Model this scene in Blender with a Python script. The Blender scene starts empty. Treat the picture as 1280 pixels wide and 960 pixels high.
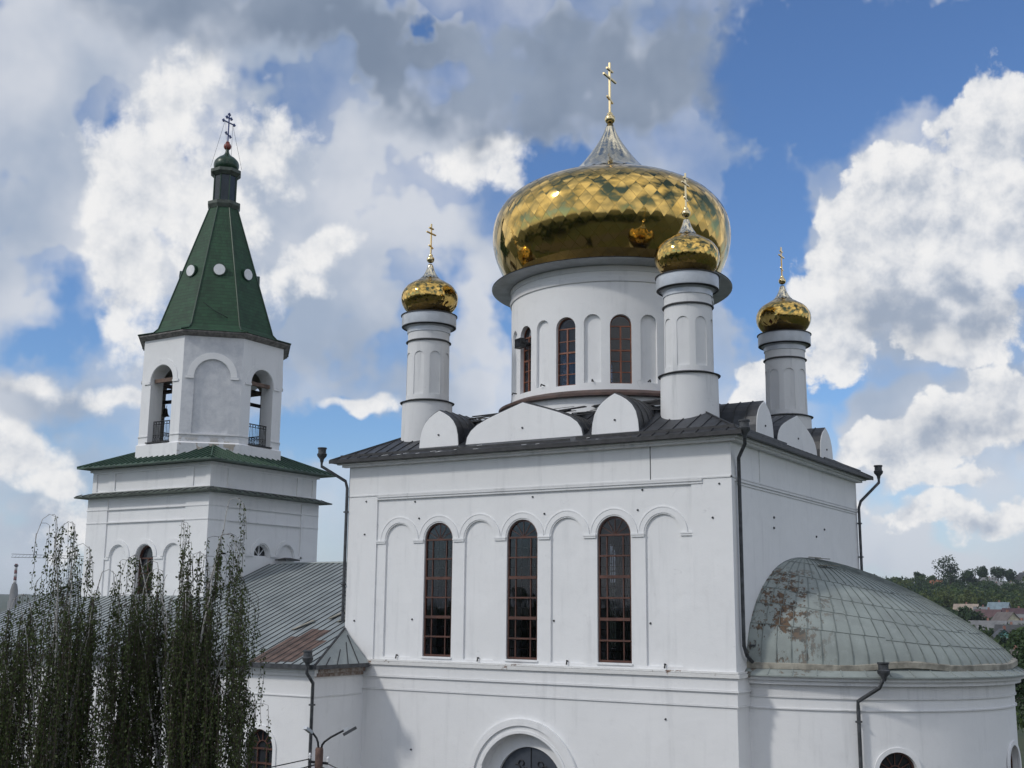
import bpy, bmesh, math, random
from math import sin, cos, pi, radians, sqrt, atan2
from mathutils import Vector, Matrix
random.seed(7)
scene = bpy.context.scene
COL = scene.collection

# ------------------------------------------------------------------ camera
cam_d = bpy.data.cameras.new('camera'); cam = bpy.data.objects.new('camera', cam_d); COL.objects.link(cam)
r_ = Vector((0.84899345, 0.52832466, 0.0091199)); u_ = Vector((0.09212521, -0.16499191, 0.981983)); f_ = Vector((-0.52031055, 0.83285697, 0.18874907))
cam.matrix_world = Matrix(((r_.x, u_.x, -f_.x, 15.065), (r_.y, u_.y, -f_.y, -38.494), (r_.z, u_.z, -f_.z, 10.0), (0, 0, 0, 1)))
cam_d.sensor_width = 36; cam_d.lens = 1472.99 / 1280 * 36; cam_d.clip_start = .2; cam_d.clip_end = 30000
scene.camera = cam

# ------------------------------------------------------------------ light
SUN_AZ, SUN_EL = -148.5, 38.5          # degrees, azimuth from +Y towards +X
SV = Vector((sin(radians(SUN_AZ)) * cos(radians(SUN_EL)), cos(radians(SUN_AZ)) * cos(radians(SUN_EL)), sin(radians(SUN_EL))))
sun_d = bpy.data.lights.new('sun', 'SUN'); sun_d.energy = 1.55; sun_d.angle = radians(5); sun_d.color = (1, .96, .90)
sun = bpy.data.objects.new('sun', sun_d); COL.objects.link(sun)
sun.rotation_euler = SV.to_track_quat('Z', 'Y').to_euler(); sun.location = (0, -60, 80)
vs = scene.view_settings
vs.view_transform = 'Standard'; vs.look = 'None'; vs.exposure = -0.18; vs.gamma = 1; vs.use_curve_mapping = False

# ---- node helper: small expression builder
class G:
    def __init__(s, nt): s.nt = nt; s.n = nt.nodes; s.l = nt.links
    def node(s, t, **kw):
        n = s.n.new(t)
        for k, v in kw.items(): setattr(n, k, v)
        return n
    def put(s, sock, v):
        if isinstance(v, bpy.types.NodeSocket): s.l.new(v, sock)
        else: sock.default_value = v
    def m(s, op, a, b=None, c=None, clamp=False):
        n = s.node('ShaderNodeMath', operation=op, use_clamp=clamp)
        s.put(n.inputs[0], a)
        if b is not None: s.put(n.inputs[1], b)
        if c is not None: s.put(n.inputs[2], c)
        return n.outputs[0]
    def v(s, op, a, b=None, c=None, scale=None):
        n = s.node('ShaderNodeVectorMath', operation=op); s.put(n.inputs[0], a)
        if c is not None: s.put(n.inputs[2], c)
        if b is not None: s.put(n.inputs[1], b)
        if scale is not None: s.put(n.inputs['Scale'], scale)
        return n.outputs['Value'] if op in ('LENGTH', 'DOT_PRODUCT') else n.outputs[0]
    def noise(s, vec, scale, detail=4, rough=.55, dist=0, col=False, dims='3D'):
        n = s.node('ShaderNodeTexNoise', noise_dimensions=dims); s.put(n.inputs['Vector'], vec)
        s.put(n.inputs['Scale'], scale); s.put(n.inputs['Detail'], detail); s.put(n.inputs['Roughness'], rough); s.put(n.inputs['Distortion'], dist)
        return n.outputs['Color' if col else 'Fac']
    def step(s, x, a, b, lo=0., hi=1.):
        n = s.node('ShaderNodeMapRange', interpolation_type='SMOOTHSTEP'); s.put(n.inputs[0], x)
        for i, q in enumerate((a, b, lo, hi)): s.put(n.inputs[i + 1], q)
        return n.outputs[0]
    def mix(s, f, a, b, mode='MIX'):
        n = s.node('ShaderNodeMix', data_type='RGBA', blend_type=mode); s.put(n.inputs[0], f)
        s.put(n.inputs[6], a if isinstance(a, bpy.types.NodeSocket) else (*a, 1)[:4]); s.put(n.inputs[7], b if isinstance(b, bpy.types.NodeSocket) else (*b, 1)[:4])
        return n.outputs[2]
    def mapping(s, vec, loc=(0, 0, 0), rot=(0, 0, 0), scale=(1, 1, 1), t='POINT'):
        n = s.node('ShaderNodeMapping', vector_type=t); s.put(n.inputs[0], vec)
        n.inputs[1].default_value = loc; n.inputs[2].default_value = rot; n.inputs[3].default_value = scale
        return n.outputs[0]

# ------------------------------------------------------------------ sky (clear sky + clouds laid out by compass bearing and height in degrees)
# SKYTAB
VEIL = [(-45.89, 22.41, 17.47, 8.85, 0, 1), (-56.05, 19.71, 6.54, 10.00, 0, 1), (-40.86, 16.43, 9.22, 5.77, 0, 1), (-35.22, 13.94, 4.36, 7.31, 0, 0.8), (-53.98, 3.43, 8.48, 2.31, 0, 0.6), (-12.57, 3.87, 10.02, 3.08, 0, 0.8), (-49.0, 11.75, 4.71, 3.46, 0, 0.35), (-12.69, 8.06, 6.99, 2.31, -10, 0.9), (-25.5, 25.62, 4.69, 3.46, 0, 0.6), (-40.24, 30.69, 17.89, 5.77, 0, 1), (-63.86, 11.67, 10.21, 16.15, 0, 1), (-12.44, 12.65, 5.91, 2.31, 0, 0.5), (-43.25, 25.01, 6.37, 3.46, 0, 1.1), (-45.52, 16.14, 8.01, 5.77, 0, 1.15)]
HOLES = [(-37.2, 27.45, 1.13, 1.00, 0, 0.8), (-48.62, 18.26, 0.81, 0.50, 0, 0.9), (-51.77, 22.1, 0.75, 1.31, -20, 0.3), (-48.44, 21.24, 0.99, 0.35, 40, 0.35), (-31.63, 14.19, 1.79, 2.69, 0, 0.6), (-39.58, 8.21, 6.61, 1.73, 0, 0.9), (-53.97, 11.72, 5.11, 2.31, -10, 0.5), (-30.04, 21.08, 2.47, 1.73, 0, 0.8), (-53.31, 14.33, 1.19, 1.92, 0, 0.3), (-18.01, 10.69, 3.52, 1.15, 0, 0.4), (-53.66, 7.76, 3.49, 1.15, 0, 0.3), (-17.05, 25.07, 5.94, 4.62, 0, 1.3), (-19.32, 16.8, 2.41, 6.54, 0, 1.1), (-10.57, 25.35, 6.38, 2.69, 0, 1.2), (-35.24, 14.71, 1.59, 2.31, 0, 0.3)]
CUMULUS = [(-50.65, 19.54, 3.18, 3.27, 0, 1.05), (-50.73, 15.69, 2.40, 5.00, 0, 0.95), (-48.87, 23.53, 2.31, 3.08, 10, 0.75), (-47.2, 18.61, 3.65, 4.23, 0, 0.75), (-45.02, 21.03, 3.71, 3.08, 0, 0.6), (-41.86, 16.75, 2.81, 1.08, -25, 0.75), (-33.74, 21.62, 3.10, 1.54, -8, 0.85), (-32.09, 20.51, 1.23, 1.54, 0, 0.7), (-42.8, 15.75, 2.00, 0.96, 30, 0.5), (-12.84, 18.47, 4.06, 3.27, 0, 1.15), (-12.25, 15.94, 6.00, 4.23, 0, 1.2), (-8.69, 21.45, 2.89, 3.08, 0, 1.1), (-8.58, 18.09, 3.64, 4.23, 0, 1.1), (-15.64, 13.96, 2.77, 3.46, 20, 0.9), (-10.62, 13.61, 3.56, 2.69, 0, 0.9), (-19.89, 10.75, 1.88, 1.31, 0, 1), (-18.54, 11.66, 1.18, 0.77, 0, 0.7), (-12.34, 8.05, 5.05, 1.54, -6, 1), (-9.52, 9.19, 3.90, 1.73, 0, 1), (-15.21, 7.6, 2.72, 1.15, 0, 0.8), (-12.1, 6.22, 3.10, 0.85, 0, 0.7), (-13.4, 4.61, 2.32, 0.85, 0, 0.45), (-10.18, 4.19, 2.70, 0.85, 0, 0.45), (-54.56, 6.44, 2.32, 1.46, 10, 0.95), (-55.0, 7.67, 1.16, 0.96, 0, 0.6), (-50.64, 9.41, 1.87, 0.69, 0, 0.8), (-39.25, 9.76, 2.42, 0.46, 3, 0.8), (-53.49, 5.6, 1.93, 0.96, 0, 0.6), (-54.48, 9.51, 2.73, 0.77, 0, 0.6), (-51.96, 3.5, 2.31, 1.92, 0, 0.4), (-43.95, 15.49, 1.20, 2.31, 20, 0.4)]
DARK = [(-36.35, 27.05, 14.25, 4.23, 6, 1.05), (-28.4, 24.23, 8.44, 2.69, 0, 0.95), (-45.05, 28.2, 8.73, 2.69, 0, 0.7), (-23.42, 26.61, 3.66, 3.85, 0, 0.9), (-38.36, 12.69, 5.52, 2.69, 0, 0.45), (-48.75, 29.8, 13.30, 2.31, 0, 0.8), (-54.78, 9.12, 4.28, 0.85, 10, 0.6), (-11.69, 13.33, 5.14, 2.31, 12, 0.85), (-9.64, 15.34, 2.39, 3.08, 0, 0.7), (-22.11, 29.68, 2.66, 2.69, 0, 0.7), (-9.97, 7.41, 4.65, 1.15, 0, 0.4)]
# ENDSKYTAB

def field(g, P, blobs):
    acc = None
    for (az, el, ra, re, rot, w) in blobs:
        # each lobe reads a position that carries a 1e-6 trace of the one before it: keeps the node order serial
        Q = P if acc is None else g.v('MULTIPLY_ADD', _vec(g, acc), (1e-6, 1e-6, 0), P)
        q = g.mapping(Q, (az, el, 0), (0, 0, radians(-rot)), (ra, re, 1), 'TEXTURE')
        d = g.v('LENGTH', q)
        f = g.m('MULTIPLY_ADD', d, -w, w)
        acc = f if acc is None else g.node_smax(acc, f)
    return acc
def _vec(g, x): return x
def _smax(self, a, b):
    n = self.node('ShaderNodeMath', operation='SMOOTH_MAX'); self.put(n.inputs[0], a); self.put(n.inputs[1], b); n.inputs[2].default_value = .12
    return n.outputs[0]
G.node_smax = _smax

def cloud_group():
    nt = bpy.data.node_groups.new('cumulus_height', 'ShaderNodeTree')
    nt.interface.new_socket('P', in_out='INPUT', socket_type='NodeSocketVector')
    nt.interface.new_socket('H', in_out='OUTPUT', socket_type='NodeSocketFloat')
    g = G(nt); gi = g.node('NodeGroupInput'); go = g.node('NodeGroupOutput')
    P = gi.outputs[0]
    # generic heaps for the rest of the sky, away from the mapped part
    v = g.node('ShaderNodeTexVoronoi', voronoi_dimensions='2D', feature='F1', normalize=True)
    w2 = g.noise(P, 1.1, 2, .5, 0, True, '2D')
    Pv = g.v('ADD', P, g.v('SCALE', g.v('SUBTRACT', w2, (.5, .5, .5)), scale=.9))
    g.put(v.inputs['Vector'], Pv); v.inputs['Scale'].default_value = .30; v.inputs['Detail'].default_value = 4.; v.inputs['Roughness'].default_value = .55; v.inputs['Lacunarity'].default_value = 2.3
    puff = g.m('SUBTRACT', 1., v.outputs['Distance'])
    fb = g.noise(P, .7, 6, .54, 0, False, '2D')
    H = g.m('ADD', g.m('MULTIPLY_ADD', puff, .75, -.50), g.m('MULTIPLY_ADD', fb, .55, -.27))
    g.l.new(H, go.inputs[0])
    return nt

world = bpy.data.worlds.new('World'); scene.world = world; world.use_nodes = True
g = G(world.node_tree); g.n.clear()
tc = g.node('ShaderNodeTexCoord'); D = tc.outputs['Generated']
sep = g.node('ShaderNodeSeparateXYZ'); g.l.new(D, sep.inputs[0])
az = g.m('MULTIPLY', g.m('ARCTAN2', sep.outputs[0], sep.outputs[1]), 180 / pi)
el = g.m('MULTIPLY', g.m('ARCSINE', sep.outputs[2]), 180 / pi)
cb = g.node('ShaderNodeCombineXYZ'); g.l.new(az, cb.inputs[0]); g.l.new(el, cb.inputs[1]); P = cb.outputs[0]
sky = g.node('ShaderNodeTexSky', sky_type='NISHITA', sun_disc=False)
sky.sun_elevation = radians(SUN_EL); sky.sun_rotation = radians(SUN_AZ); sky.altitude = 150; sky.air_density = 1.1; sky.dust_density = .3; sky.ozone_density = 3.2
SKY_K = .118
skyc = g.v('MULTIPLY', sky.outputs[0], (SKY_K * .80, SKY_K * .97, SKY_K * 1.22))

grp = cloud_group()
def H_at(vec):
    n = g.node('ShaderNodeGroup'); n.node_tree = grp; g.put(n.inputs[0], vec); return n.outputs[0]
front = g.step(g.m('ABSOLUTE', g.m('ADD', az, 32.)), 34., 48.)          # 1 outside the mapped sector
# veil
wv = g.noise(P, .12, 4, .55, 0, True, '2D')
Pvl = g.v('ADD', P, g.v('SCALE', g.v('SUBTRACT', wv, (.5, .5, .5)), scale=7.))
Fv = field(g, Pvl, VEIL)
wh = g.noise(P, .5, 3, .55, 0, True, '2D')
Ph = g.v('ADD', P, g.v('SCALE', g.v('SUBTRACT', wh, (.5, .5, .5)), scale=2.2))
Fh = field(g, Ph, HOLES)
fb1 = g.noise(P, .17, 5, .48, 0, False, '2D')
gen = g.noise(D, 2.6, 5, .58)                                      # clouds of the unmapped directions
Fv = g.m('ADD', g.m('MAXIMUM', Fv, g.m('MULTIPLY', front, g.m('MULTIPLY_ADD', gen, 6., -2.8))), 0.)
dens_v = g.step(g.m('ADD', g.m('SUBTRACT', Fv, g.m('MAXIMUM', g.m('MULTIPLY', Fh, 1.3), 0.)), g.m('MULTIPLY_ADD', fb1, .8, -.33)), -.28, .34)
fb2 = g.noise(g.v('ADD', P, (31., 7., 0.)), .13, 4, .5, 0, False, '2D')
veil_l = g.step(fb2, .28, .70)
veilc = g.mix(veil_l, (.42, .50, .63), (.76, .79, .85))
c = g.mix(g.m('MULTIPLY', dens_v, .93), skyc, veilc)
# low haze near the horizon
hz = g.step(el, 0., 9., .55, 0.)
c = g.mix(hz, c, (.60, .66, .76))
# cumulus
wc = g.noise(P, .35, 2, .5, 0, True, '2D')
Fc = field(g, g.v('ADD', P, g.v('SCALE', g.v('SUBTRACT', wc, (.5, .5, .5)), scale=2.3)), CUMULUS)
n0 = H_at(P); n1 = H_at(g.v('ADD', P, (-.6, .9, 0)))
h0 = g.m('ADD', Fc, n0)
dens_c = g.step(h0, .0, g.step(az, -34., -24., .42, .18))
lit = g.m('MULTIPLY_ADD', g.m('SUBTRACT', n0, n1), g.step(az, -34., -22., 1.0, 1.35), g.step(az, -34., -22., .74, .66))
Fd = field(g, Pvl, DARK)
thick = g.step(h0, .25, 1.2)
shade = g.m('MAXIMUM', g.step(Fd, .0, .6), g.m('MULTIPLY', thick, .25))
lit = g.m('SUBTRACT', lit, g.m('MULTIPLY', shade, .55), clamp=True)
cumc = g.mix(g.step(lit, .0, .95), (.43, .50, .62), (1.02, 1.015, 1.01))
c = g.mix(g.m('MULTIPLY', dens_c, .96), c, cumc)
# big dark overhead deck
dd = g.step(g.m('ADD', Fd, g.m('MULTIPLY_ADD', fb1, .7, -.33)), -.12, .42)
dkhole = g.m('SUBTRACT', 1., g.step(Fh, .0, .55))
darkc = g.mix(g.step(fb2, .3, .7), (.215, .275, .38), (.32, .39, .51))
c = g.mix(g.m('MULTIPLY', g.m('MULTIPLY', dd, dkhole), g.step(el, 14., 24., .25, .93)), c, darkc)
# brighter cloud field behind and above the viewer
rear = g.m('MULTIPLY', front, g.step(gen, .44, .60))
c = g.mix(g.m('MULTIPLY', rear, .85), c, g.mix(g.step(g.noise(D, 5., 5, .6), .35, .65), (.74, .80, .94), (1.75, 1.72, 1.66)))
# ground-coloured lower half
below = g.step(el, -1.5, -.2, 1., 0.)
c = g.mix(below, c, (.05, .055, .045))
bg = g.node('ShaderNodeBackground'); g.l.new(c, bg.inputs[0]); bg.inputs[1].default_value = 1.0
wo = g.node('ShaderNodeOutputWorld'); g.l.new(bg.outputs[0], wo.inputs[0])
world.cycles.sampling_method = 'MANUAL'; world.cycles.sample_map_resolution = 512
# ENDSKY

# ------------------------------------------------------------------ helpers
def mb_new(): return bmesh.new()
def link(name, bm, mat, parent=None, smooth=False, autos=None, recalc=True):
    if recalc: bmesh.ops.recalc_face_normals(bm, faces=bm.faces)
    me = bpy.data.meshes.new(name); bm.to_mesh(me); bm.free()
    for mm in (mat if isinstance(mat, (list, tuple)) else [mat]): me.materials.append(mm)
    o = bpy.data.objects.new(name, me); COL.objects.link(o)
    if smooth:
        me.polygons.foreach_set('use_smooth', [True] * len(me.polygons))
        if autos is not None: me.set_sharp_from_angle(angle=radians(autos))
    if parent: o.parent = parent
    return o
def empty(name, loc, label, cat, group=None, rz=0):
    o = bpy.data.objects.new(name, None); COL.objects.link(o); o.location = loc; o.rotation_euler.z = rz
    o.empty_display_size = .3
    return tag(o, label, cat, group)
def tag(o, label=None, cat=None, group=None, kind=None):
    if label: o['label'] = label
    if cat: o['category'] = cat
    if group: o['group'] = group
    if kind: o['kind'] = kind
    return o
def box(bm, x0, x1, y0, y1, z0, z1, mi=0, M=None):
    vs_ = [bm.verts.new(Vector((x, y, z)) if M is None else M @ Vector((x, y, z))) for z in (z0, z1) for (x, y) in ((x0, y0), (x1, y0), (x1, y1), (x0, y1))]
    for a in ((0, 3, 2, 1), (4, 5, 6, 7), (0, 1, 5, 4), (1, 2, 6, 5), (2, 3, 7, 6), (3, 0, 4, 7)):
        fa = bm.faces.new([vs_[i] for i in a]); fa.material_index = mi
def beam(bm, a, b, w, h=None, up=(0, 0, 1), mi=0):
    a = Vector(a); b = Vector(b); d = b - a; L = d.length; d.normalize(); h = h or w
    s = d.cross(Vector(up))
    if s.length < 1e-4: s = d.cross(Vector((1, 0, 0)))
    s.normalize(); t = s.cross(d)
    M = Matrix(((s.x, d.x, t.x, a.x), (s.y, d.y, t.y, a.y), (s.z, d.z, t.z, a.z), (0, 0, 0, 1)))
    box(bm, -w / 2, w / 2, 0, L, -h / 2, h / 2, mi, M)
def tube(bm, pts, r, n=8, mi=0, close=True):
    pts = [Vector(p) for p in pts]; rr = r if isinstance(r, (list, tuple)) else [r] * len(pts)
    rings = []; prev = None
    for i, p in enumerate(pts):
        d = (pts[min(i + 1, len(pts) - 1)] - pts[max(i - 1, 0)]).normalized()
        if prev is None:
            s = d.cross(Vector((0, 0, 1)));
            if s.length < .05: s = d.cross(Vector((1, 0, 0)))
        else: s = prev - d * prev.dot(d)
        s.normalize(); prev = s; t = d.cross(s)
        rings.append([bm.verts.new(p + (s * cos(2 * pi * k / n) + t * sin(2 * pi * k / n)) * rr[i]) for k in range(n)])
    for a, b in zip(rings, rings[1:]):
        for k in range(n):
            f = bm.faces.new((a[k], a[(k + 1) % n], b[(k + 1) % n], b[k])); f.material_index = mi
    if close:
        bm.faces.new(list(reversed(rings[0]))).material_index = mi; bm.faces.new(rings[-1]).material_index = mi
def lathe(bm, prof, c=(0, 0), n=64, mi=0, a0=0., a1=2 * pi, sx=1., sy=1.):
    full = abs(a1 - a0 - 2 * pi) < 1e-6; rings = []
    m = n if full else n + 1
    for (r, z) in prof:
        if r < 1e-6: rings.append([bm.verts.new((c[0], c[1], z))] * m)
        else: rings.append([bm.verts.new((c[0] + sx * r * cos(a0 + (a1 - a0) * k / n), c[1] + sy * r * sin(a0 + (a1 - a0) * k / n), z)) for k in range(m)])
    for a, b in zip(rings, rings[1:]):
        for k in range(n):
            j = (k + 1) % m
            q = []
            for v_ in (a[k], a[j], b[j], b[k]):
                if v_ not in q: q.append(v_)
            if len(q) > 2:
                try: bm.faces.new(q).material_index = mi
                except ValueError: pass
def capped(bm, prof, c, n=64, mi=0):
    lathe(bm, [(0, prof[0][1])] + list(prof) + [(0, prof[-1][1])], c, n, mi)
def prism(bm, pts, O, U, N, d0, d1, mi=0):
    """outline pts (u, z) extruded along N from d0 to d1"""
    O = Vector(O); U = Vector(U); N = Vector(N)
    a = [bm.verts.new(O + U * u + N * d0 + Vector((0, 0, z))) for u, z in pts]
    b = [bm.verts.new(O + U * u + N * d1 + Vector((0, 0, z))) for u, z in pts]
    bm.faces.new(a).material_index = mi; bm.faces.new(list(reversed(b))).material_index = mi
    for i in range(len(pts)):
        j = (i + 1) % len(pts); bm.faces.new((a[i], a[j], b[j], b[i])).material_index = mi
def arch(cx, hw, z0, zs, n=14, rise=None):
    rise = rise or hw
    return [(cx - hw, z0), (cx + hw, z0)] + [(cx + hw * cos(pi * k / n), zs + rise * sin(pi * k / n)) for k in range(n + 1)]
def arch_ring(bm, O, U, N, cx, zs, r0, r1, d0, d1, n=20, a0=0., a1=pi, mi=0):
    O = Vector(O); U = Vector(U); N = Vector(N); prev = None; first = None
    for k in range(n + 1):
        a = a0 + (a1 - a0) * k / n
        q = [bm.verts.new(O + U * (cx + r * cos(a)) + N * d + Vector((0, 0, zs + r * sin(a)))) for r, d in ((r0, d0), (r1, d0), (r1, d1), (r0, d1))]
        if prev:
            for i in range(4): bm.faces.new((prev[i], prev[(i + 1) % 4], q[(i + 1) % 4], q[i])).material_index = mi
        else: first = q
        prev = q
    bm.faces.new(first).material_index = mi; bm.faces.new(list(reversed(prev))).material_index = mi
def boolcut(o, cutters):
    for bm in cutters:
        bmesh.ops.recalc_face_normals(bm, faces=bm.faces)
        me = bpy.data.meshes.new('c'); bm.to_mesh(me); bm.free()
        c = bpy.data.objects.new('c', me); COL.objects.link(c)
        md = o.modifiers.new('b', 'BOOLEAN'); md.operation = 'DIFFERENCE'; md.solver = 'EXACT'; md.object = c
        dg = bpy.context.evaluated_depsgraph_get()
        new = bpy.data.meshes.new_from_object(o.evaluated_get(dg))
        old = o.data; new.name = old.name; o.modifiers.clear(); o.data = new
        bpy.data.meshes.remove(old); bpy.data.objects.remove(c); bpy.data.meshes.remove(me)
    return o
def dup(root, loc=None, rz=None, label=None):
    r = root.copy(); COL.objects.link(r)
    if loc is not None: r.location = loc
    if rz is not None: r.rotation_euler.z = rz
    if label: r['label'] = label
    def rec(src, dst):
        for ch in list(src.children):
            c = ch.copy(); COL.objects.link(c); c.parent = dst; rec(ch, c)
    rec(root, r)
    return r

# ------------------------------------------------------------------ materials
def mat(name, fn):
    m = bpy.data.materials.new(name); m.use_nodes = True
    g = G(m.node_tree); p = m.node_tree.nodes['Principled BSDF']
    fn(g, p); return m
def bump(g, p, h, strength=.3, dist=.02):
    n = g.node('ShaderNodeBump'); g.put(n.inputs['Height'], h); n.inputs['Strength'].default_value = strength; n.inputs['Distance'].default_value = dist
    g.l.new(n.outputs[0], p.inputs['Normal'])
def coords(g):
    return g.node('ShaderNodeTexCoord').outputs['Object']
def simple(name, col, rough=.6, metal=0., var=.12, scale=3., bumpy=.1):
    def fn(g, p):
        c = coords(g); n = g.noise(c, scale, 5, .6)
        k = g.step(n, .3, .7, 1 - var, 1 + var)
        g.l.new(g.v('SCALE', col, scale=k), p.inputs['Base Color'])
        p.inputs['Roughness'].default_value = rough; p.inputs['Metallic'].default_value = metal
        if bumpy: bump(g, p, g.noise(c, scale * 6, 4, .6), bumpy, .02)
    return mat(name, fn)
def plaster(name, base=(.78, .785, .79), dirt=.5, ledge_z=None):
    def fn(g, p):
        c = coords(g)
        n1 = g.noise(c, .35, 5, .6); n2 = g.noise(c, 2.5, 6, .6)
        st = g.noise(g.mapping(c, scale=(1.6, 1.6, .16)), 1.4, 5, .65)         # rain streaks
        col = g.mix(g.step(n1, .35, .7, 0., .55), base, tuple(b * .93 for b in base))
        col = g.mix(g.step(n2, .50, .78, 0., .35), col, tuple(b * .86 for b in base))
        col = g.mix(g.step(st, .52, .76, 0., dirt), col, (.50, .51, .52))
        cr = g.noise(g.v('ADD', c, g.v('SCALE', g.noise(c, 2., 3, .5, 0, True), scale=.5)), .55, 2, .5)
        col = g.mix(g.m('MULTIPLY', g.step(g.m('ABSOLUTE', g.m('SUBTRACT', cr, .5)), .0, .0018, .35, 0.), g.step(n2, .45, .6)), col, (.40, .41, .42))
        pt = g.noise(g.mapping(c, scale=(.5, .5, .8)), .9, 1, .4)
        col = g.mix(g.step(pt, .60, .615, 0., .22), col, tuple(b * 1.06 for b in base))
        fl = g.noise(c, 1.1, 8, .72)
        col = g.mix(g.step(fl, .705, .73, 0., .7), col, (.46, .44, .41))        # small flaked spots
        g.l.new(col, p.inputs['Base Color']); p.inputs['Roughness'].default_value = .9
        p.inputs['Specular IOR Level'].default_value = .25
        h = g.m('ADD', g.noise(c, 1.3, 3, .5), g.m('MULTIPLY', g.noise(c, 14, 4, .6), .25))
        bump(g, p, h, .5, .03)
    return mat(name, fn)
M_PL = plaster('white_plaster', (.78, .785, .79), .32)
M_PLD = plaster('weathered_plaster', (.70, .705, .71), .9)
def _worn(g, p):
    c = coords(g)
    n = g.noise(c, 1.2, 7, .68); n2 = g.noise(c, .5, 4, .5)
    col = g.mix(g.noise(c, 3, 5, .6), (.74, .74, .73), (.6, .6, .59))
    patch = g.step(g.m('MULTIPLY', n, g.step(n2, .3, .65, .8, 1.12)), .62, .66)
    col = g.mix(patch, col, g.mix(g.step(g.noise(c, 9, 3, .6), .4, .6), (.16, .09, .065), (.36, .30, .25)))
    g.l.new(col, p.inputs['Base Color']); p.inputs['Roughness'].default_value = .9
    bump(g, p, g.m('SUBTRACT', g.noise(c, 8, 5, .6), patch), .6, .03)
M_WORN = mat('worn_ledge_plaster', _worn)
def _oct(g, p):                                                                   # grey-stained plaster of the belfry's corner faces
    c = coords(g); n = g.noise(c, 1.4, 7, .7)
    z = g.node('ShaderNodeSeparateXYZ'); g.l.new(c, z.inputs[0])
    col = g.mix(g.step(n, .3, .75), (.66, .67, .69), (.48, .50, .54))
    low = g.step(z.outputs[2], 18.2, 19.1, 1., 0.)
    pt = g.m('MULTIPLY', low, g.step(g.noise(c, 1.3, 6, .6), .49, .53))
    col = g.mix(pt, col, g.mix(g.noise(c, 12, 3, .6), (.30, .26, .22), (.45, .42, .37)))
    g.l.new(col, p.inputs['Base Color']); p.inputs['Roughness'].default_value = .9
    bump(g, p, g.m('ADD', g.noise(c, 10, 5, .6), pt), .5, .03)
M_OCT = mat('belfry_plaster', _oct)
def _brick(g, p):
    c = coords(g)
    n = g.noise(c, 5, 6, .65)
    col = g.mix(g.step(n, .35, .65), (.17, .11, .085), (.36, .33, .30)); g.l.new(col, p.inputs['Base Color'])
    p.inputs['Roughness'].default_value = .95; bump(g, p, g.noise(c, 14, 4, .6), .8, .05)
M_BRICK = mat('crumbling_brick', _brick)
M_DARKROOF = simple('dark_sheet_roof', (.036, .039, .046), .46, .25, .35, 1.6, .25)
M_DARKEDGE = simple('dark_sheet_edge', (.032, .032, .034), .55, .2, .4, 3)
M_SEAM = simple('roof_seam', (.03, .031, .033), .5, .2, .2)
def _grey(g, p):
    c = coords(g); n = g.noise(c, .8, 6, .6); s = g.noise(g.mapping(c, scale=(3, .5, .5)), 1.2, 4, .6)
    col = g.mix(g.step(n, .3, .7), (.34, .375, .375), (.25, .28, .285)); col = g.mix(g.step(s, .6, .75, 0, .4), col, (.13, .10, .08))
    g.l.new(col, p.inputs['Base Color']); p.inputs['Roughness'].default_value = .5; p.inputs['Metallic'].default_value = .3
    bump(g, p, g.noise(c, 2.5, 3, .5), .3, .03)
M_GREYROOF = mat('grey_seamed_sheet', _grey)
M_RUST = simple('rusted_sheet', (.115, .075, .06), .75, .1, .4, 2.2, .3)
M_GREENROOF = simple('green_sheet_roof', (.055, .090, .066), .5, .15, .35, 1.4, .2)
M_GREENEDGE = simple('green_sheet_edge', (.07, .085, .07), .6, .1, .4, 3, .2)
def _shingle(g, p):
    c = coords(g)
    z = g.node('ShaderNodeSeparateXYZ'); g.l.new(c, z.inputs[0])
    row = g.m('FRACT', g.m('MULTIPLY', z.outputs[2], 5.)); rid = g.m('FLOOR', g.m('MULTIPLY', z.outputs[2], 5.))
    ang = g.m('ARCTAN2', g.m('SUBTRACT', z.outputs[1], 7.55), g.m('ADD', z.outputs[0], 33.35))
    col_ = g.m('FRACT', g.m('ADD', g.m('MULTIPLY', ang, 11.), g.m('MULTIPLY', rid, .5)))
    wn = g.node('ShaderNodeTexWhiteNoise', noise_dimensions='2D'); cc = g.node('ShaderNodeCombineXYZ'); g.put(cc.inputs[0], g.m('FLOOR', g.m('ADD', g.m('MULTIPLY', ang, 11.), g.m('MULTIPLY', rid, .5)))); g.put(cc.inputs[1], rid); g.l.new(cc.outputs[0], wn.inputs['Vector'])
    k = g.m('MULTIPLY', g.step(row, .0, .22, .4, 1.), g.m('MULTIPLY_ADD', wn.outputs['Value'], .35, .82))
    k = g.m('MULTIPLY', k, g.step(g.noise(c, 1.2, 4, .6), .3, .7, .8, 1.15))
    g.l.new(g.v('SCALE', (.014, .056, .024), scale=k), p.inputs['Base Color']); p.inputs['Roughness'].default_value = .7
    bump(g, p, g.m('ADD', row, col_), .4, .02)
M_SHINGLE = mat('green_shingles', _shingle)
M_GREENPAINT = simple('green_painted_metal', (.012, .040, .020), .35, .1, .2, 2, .05)
M_LANTERN = simple('dark_lantern_panel', (.018, .027, .036), .25, .2, .2, 2, .05)
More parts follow.
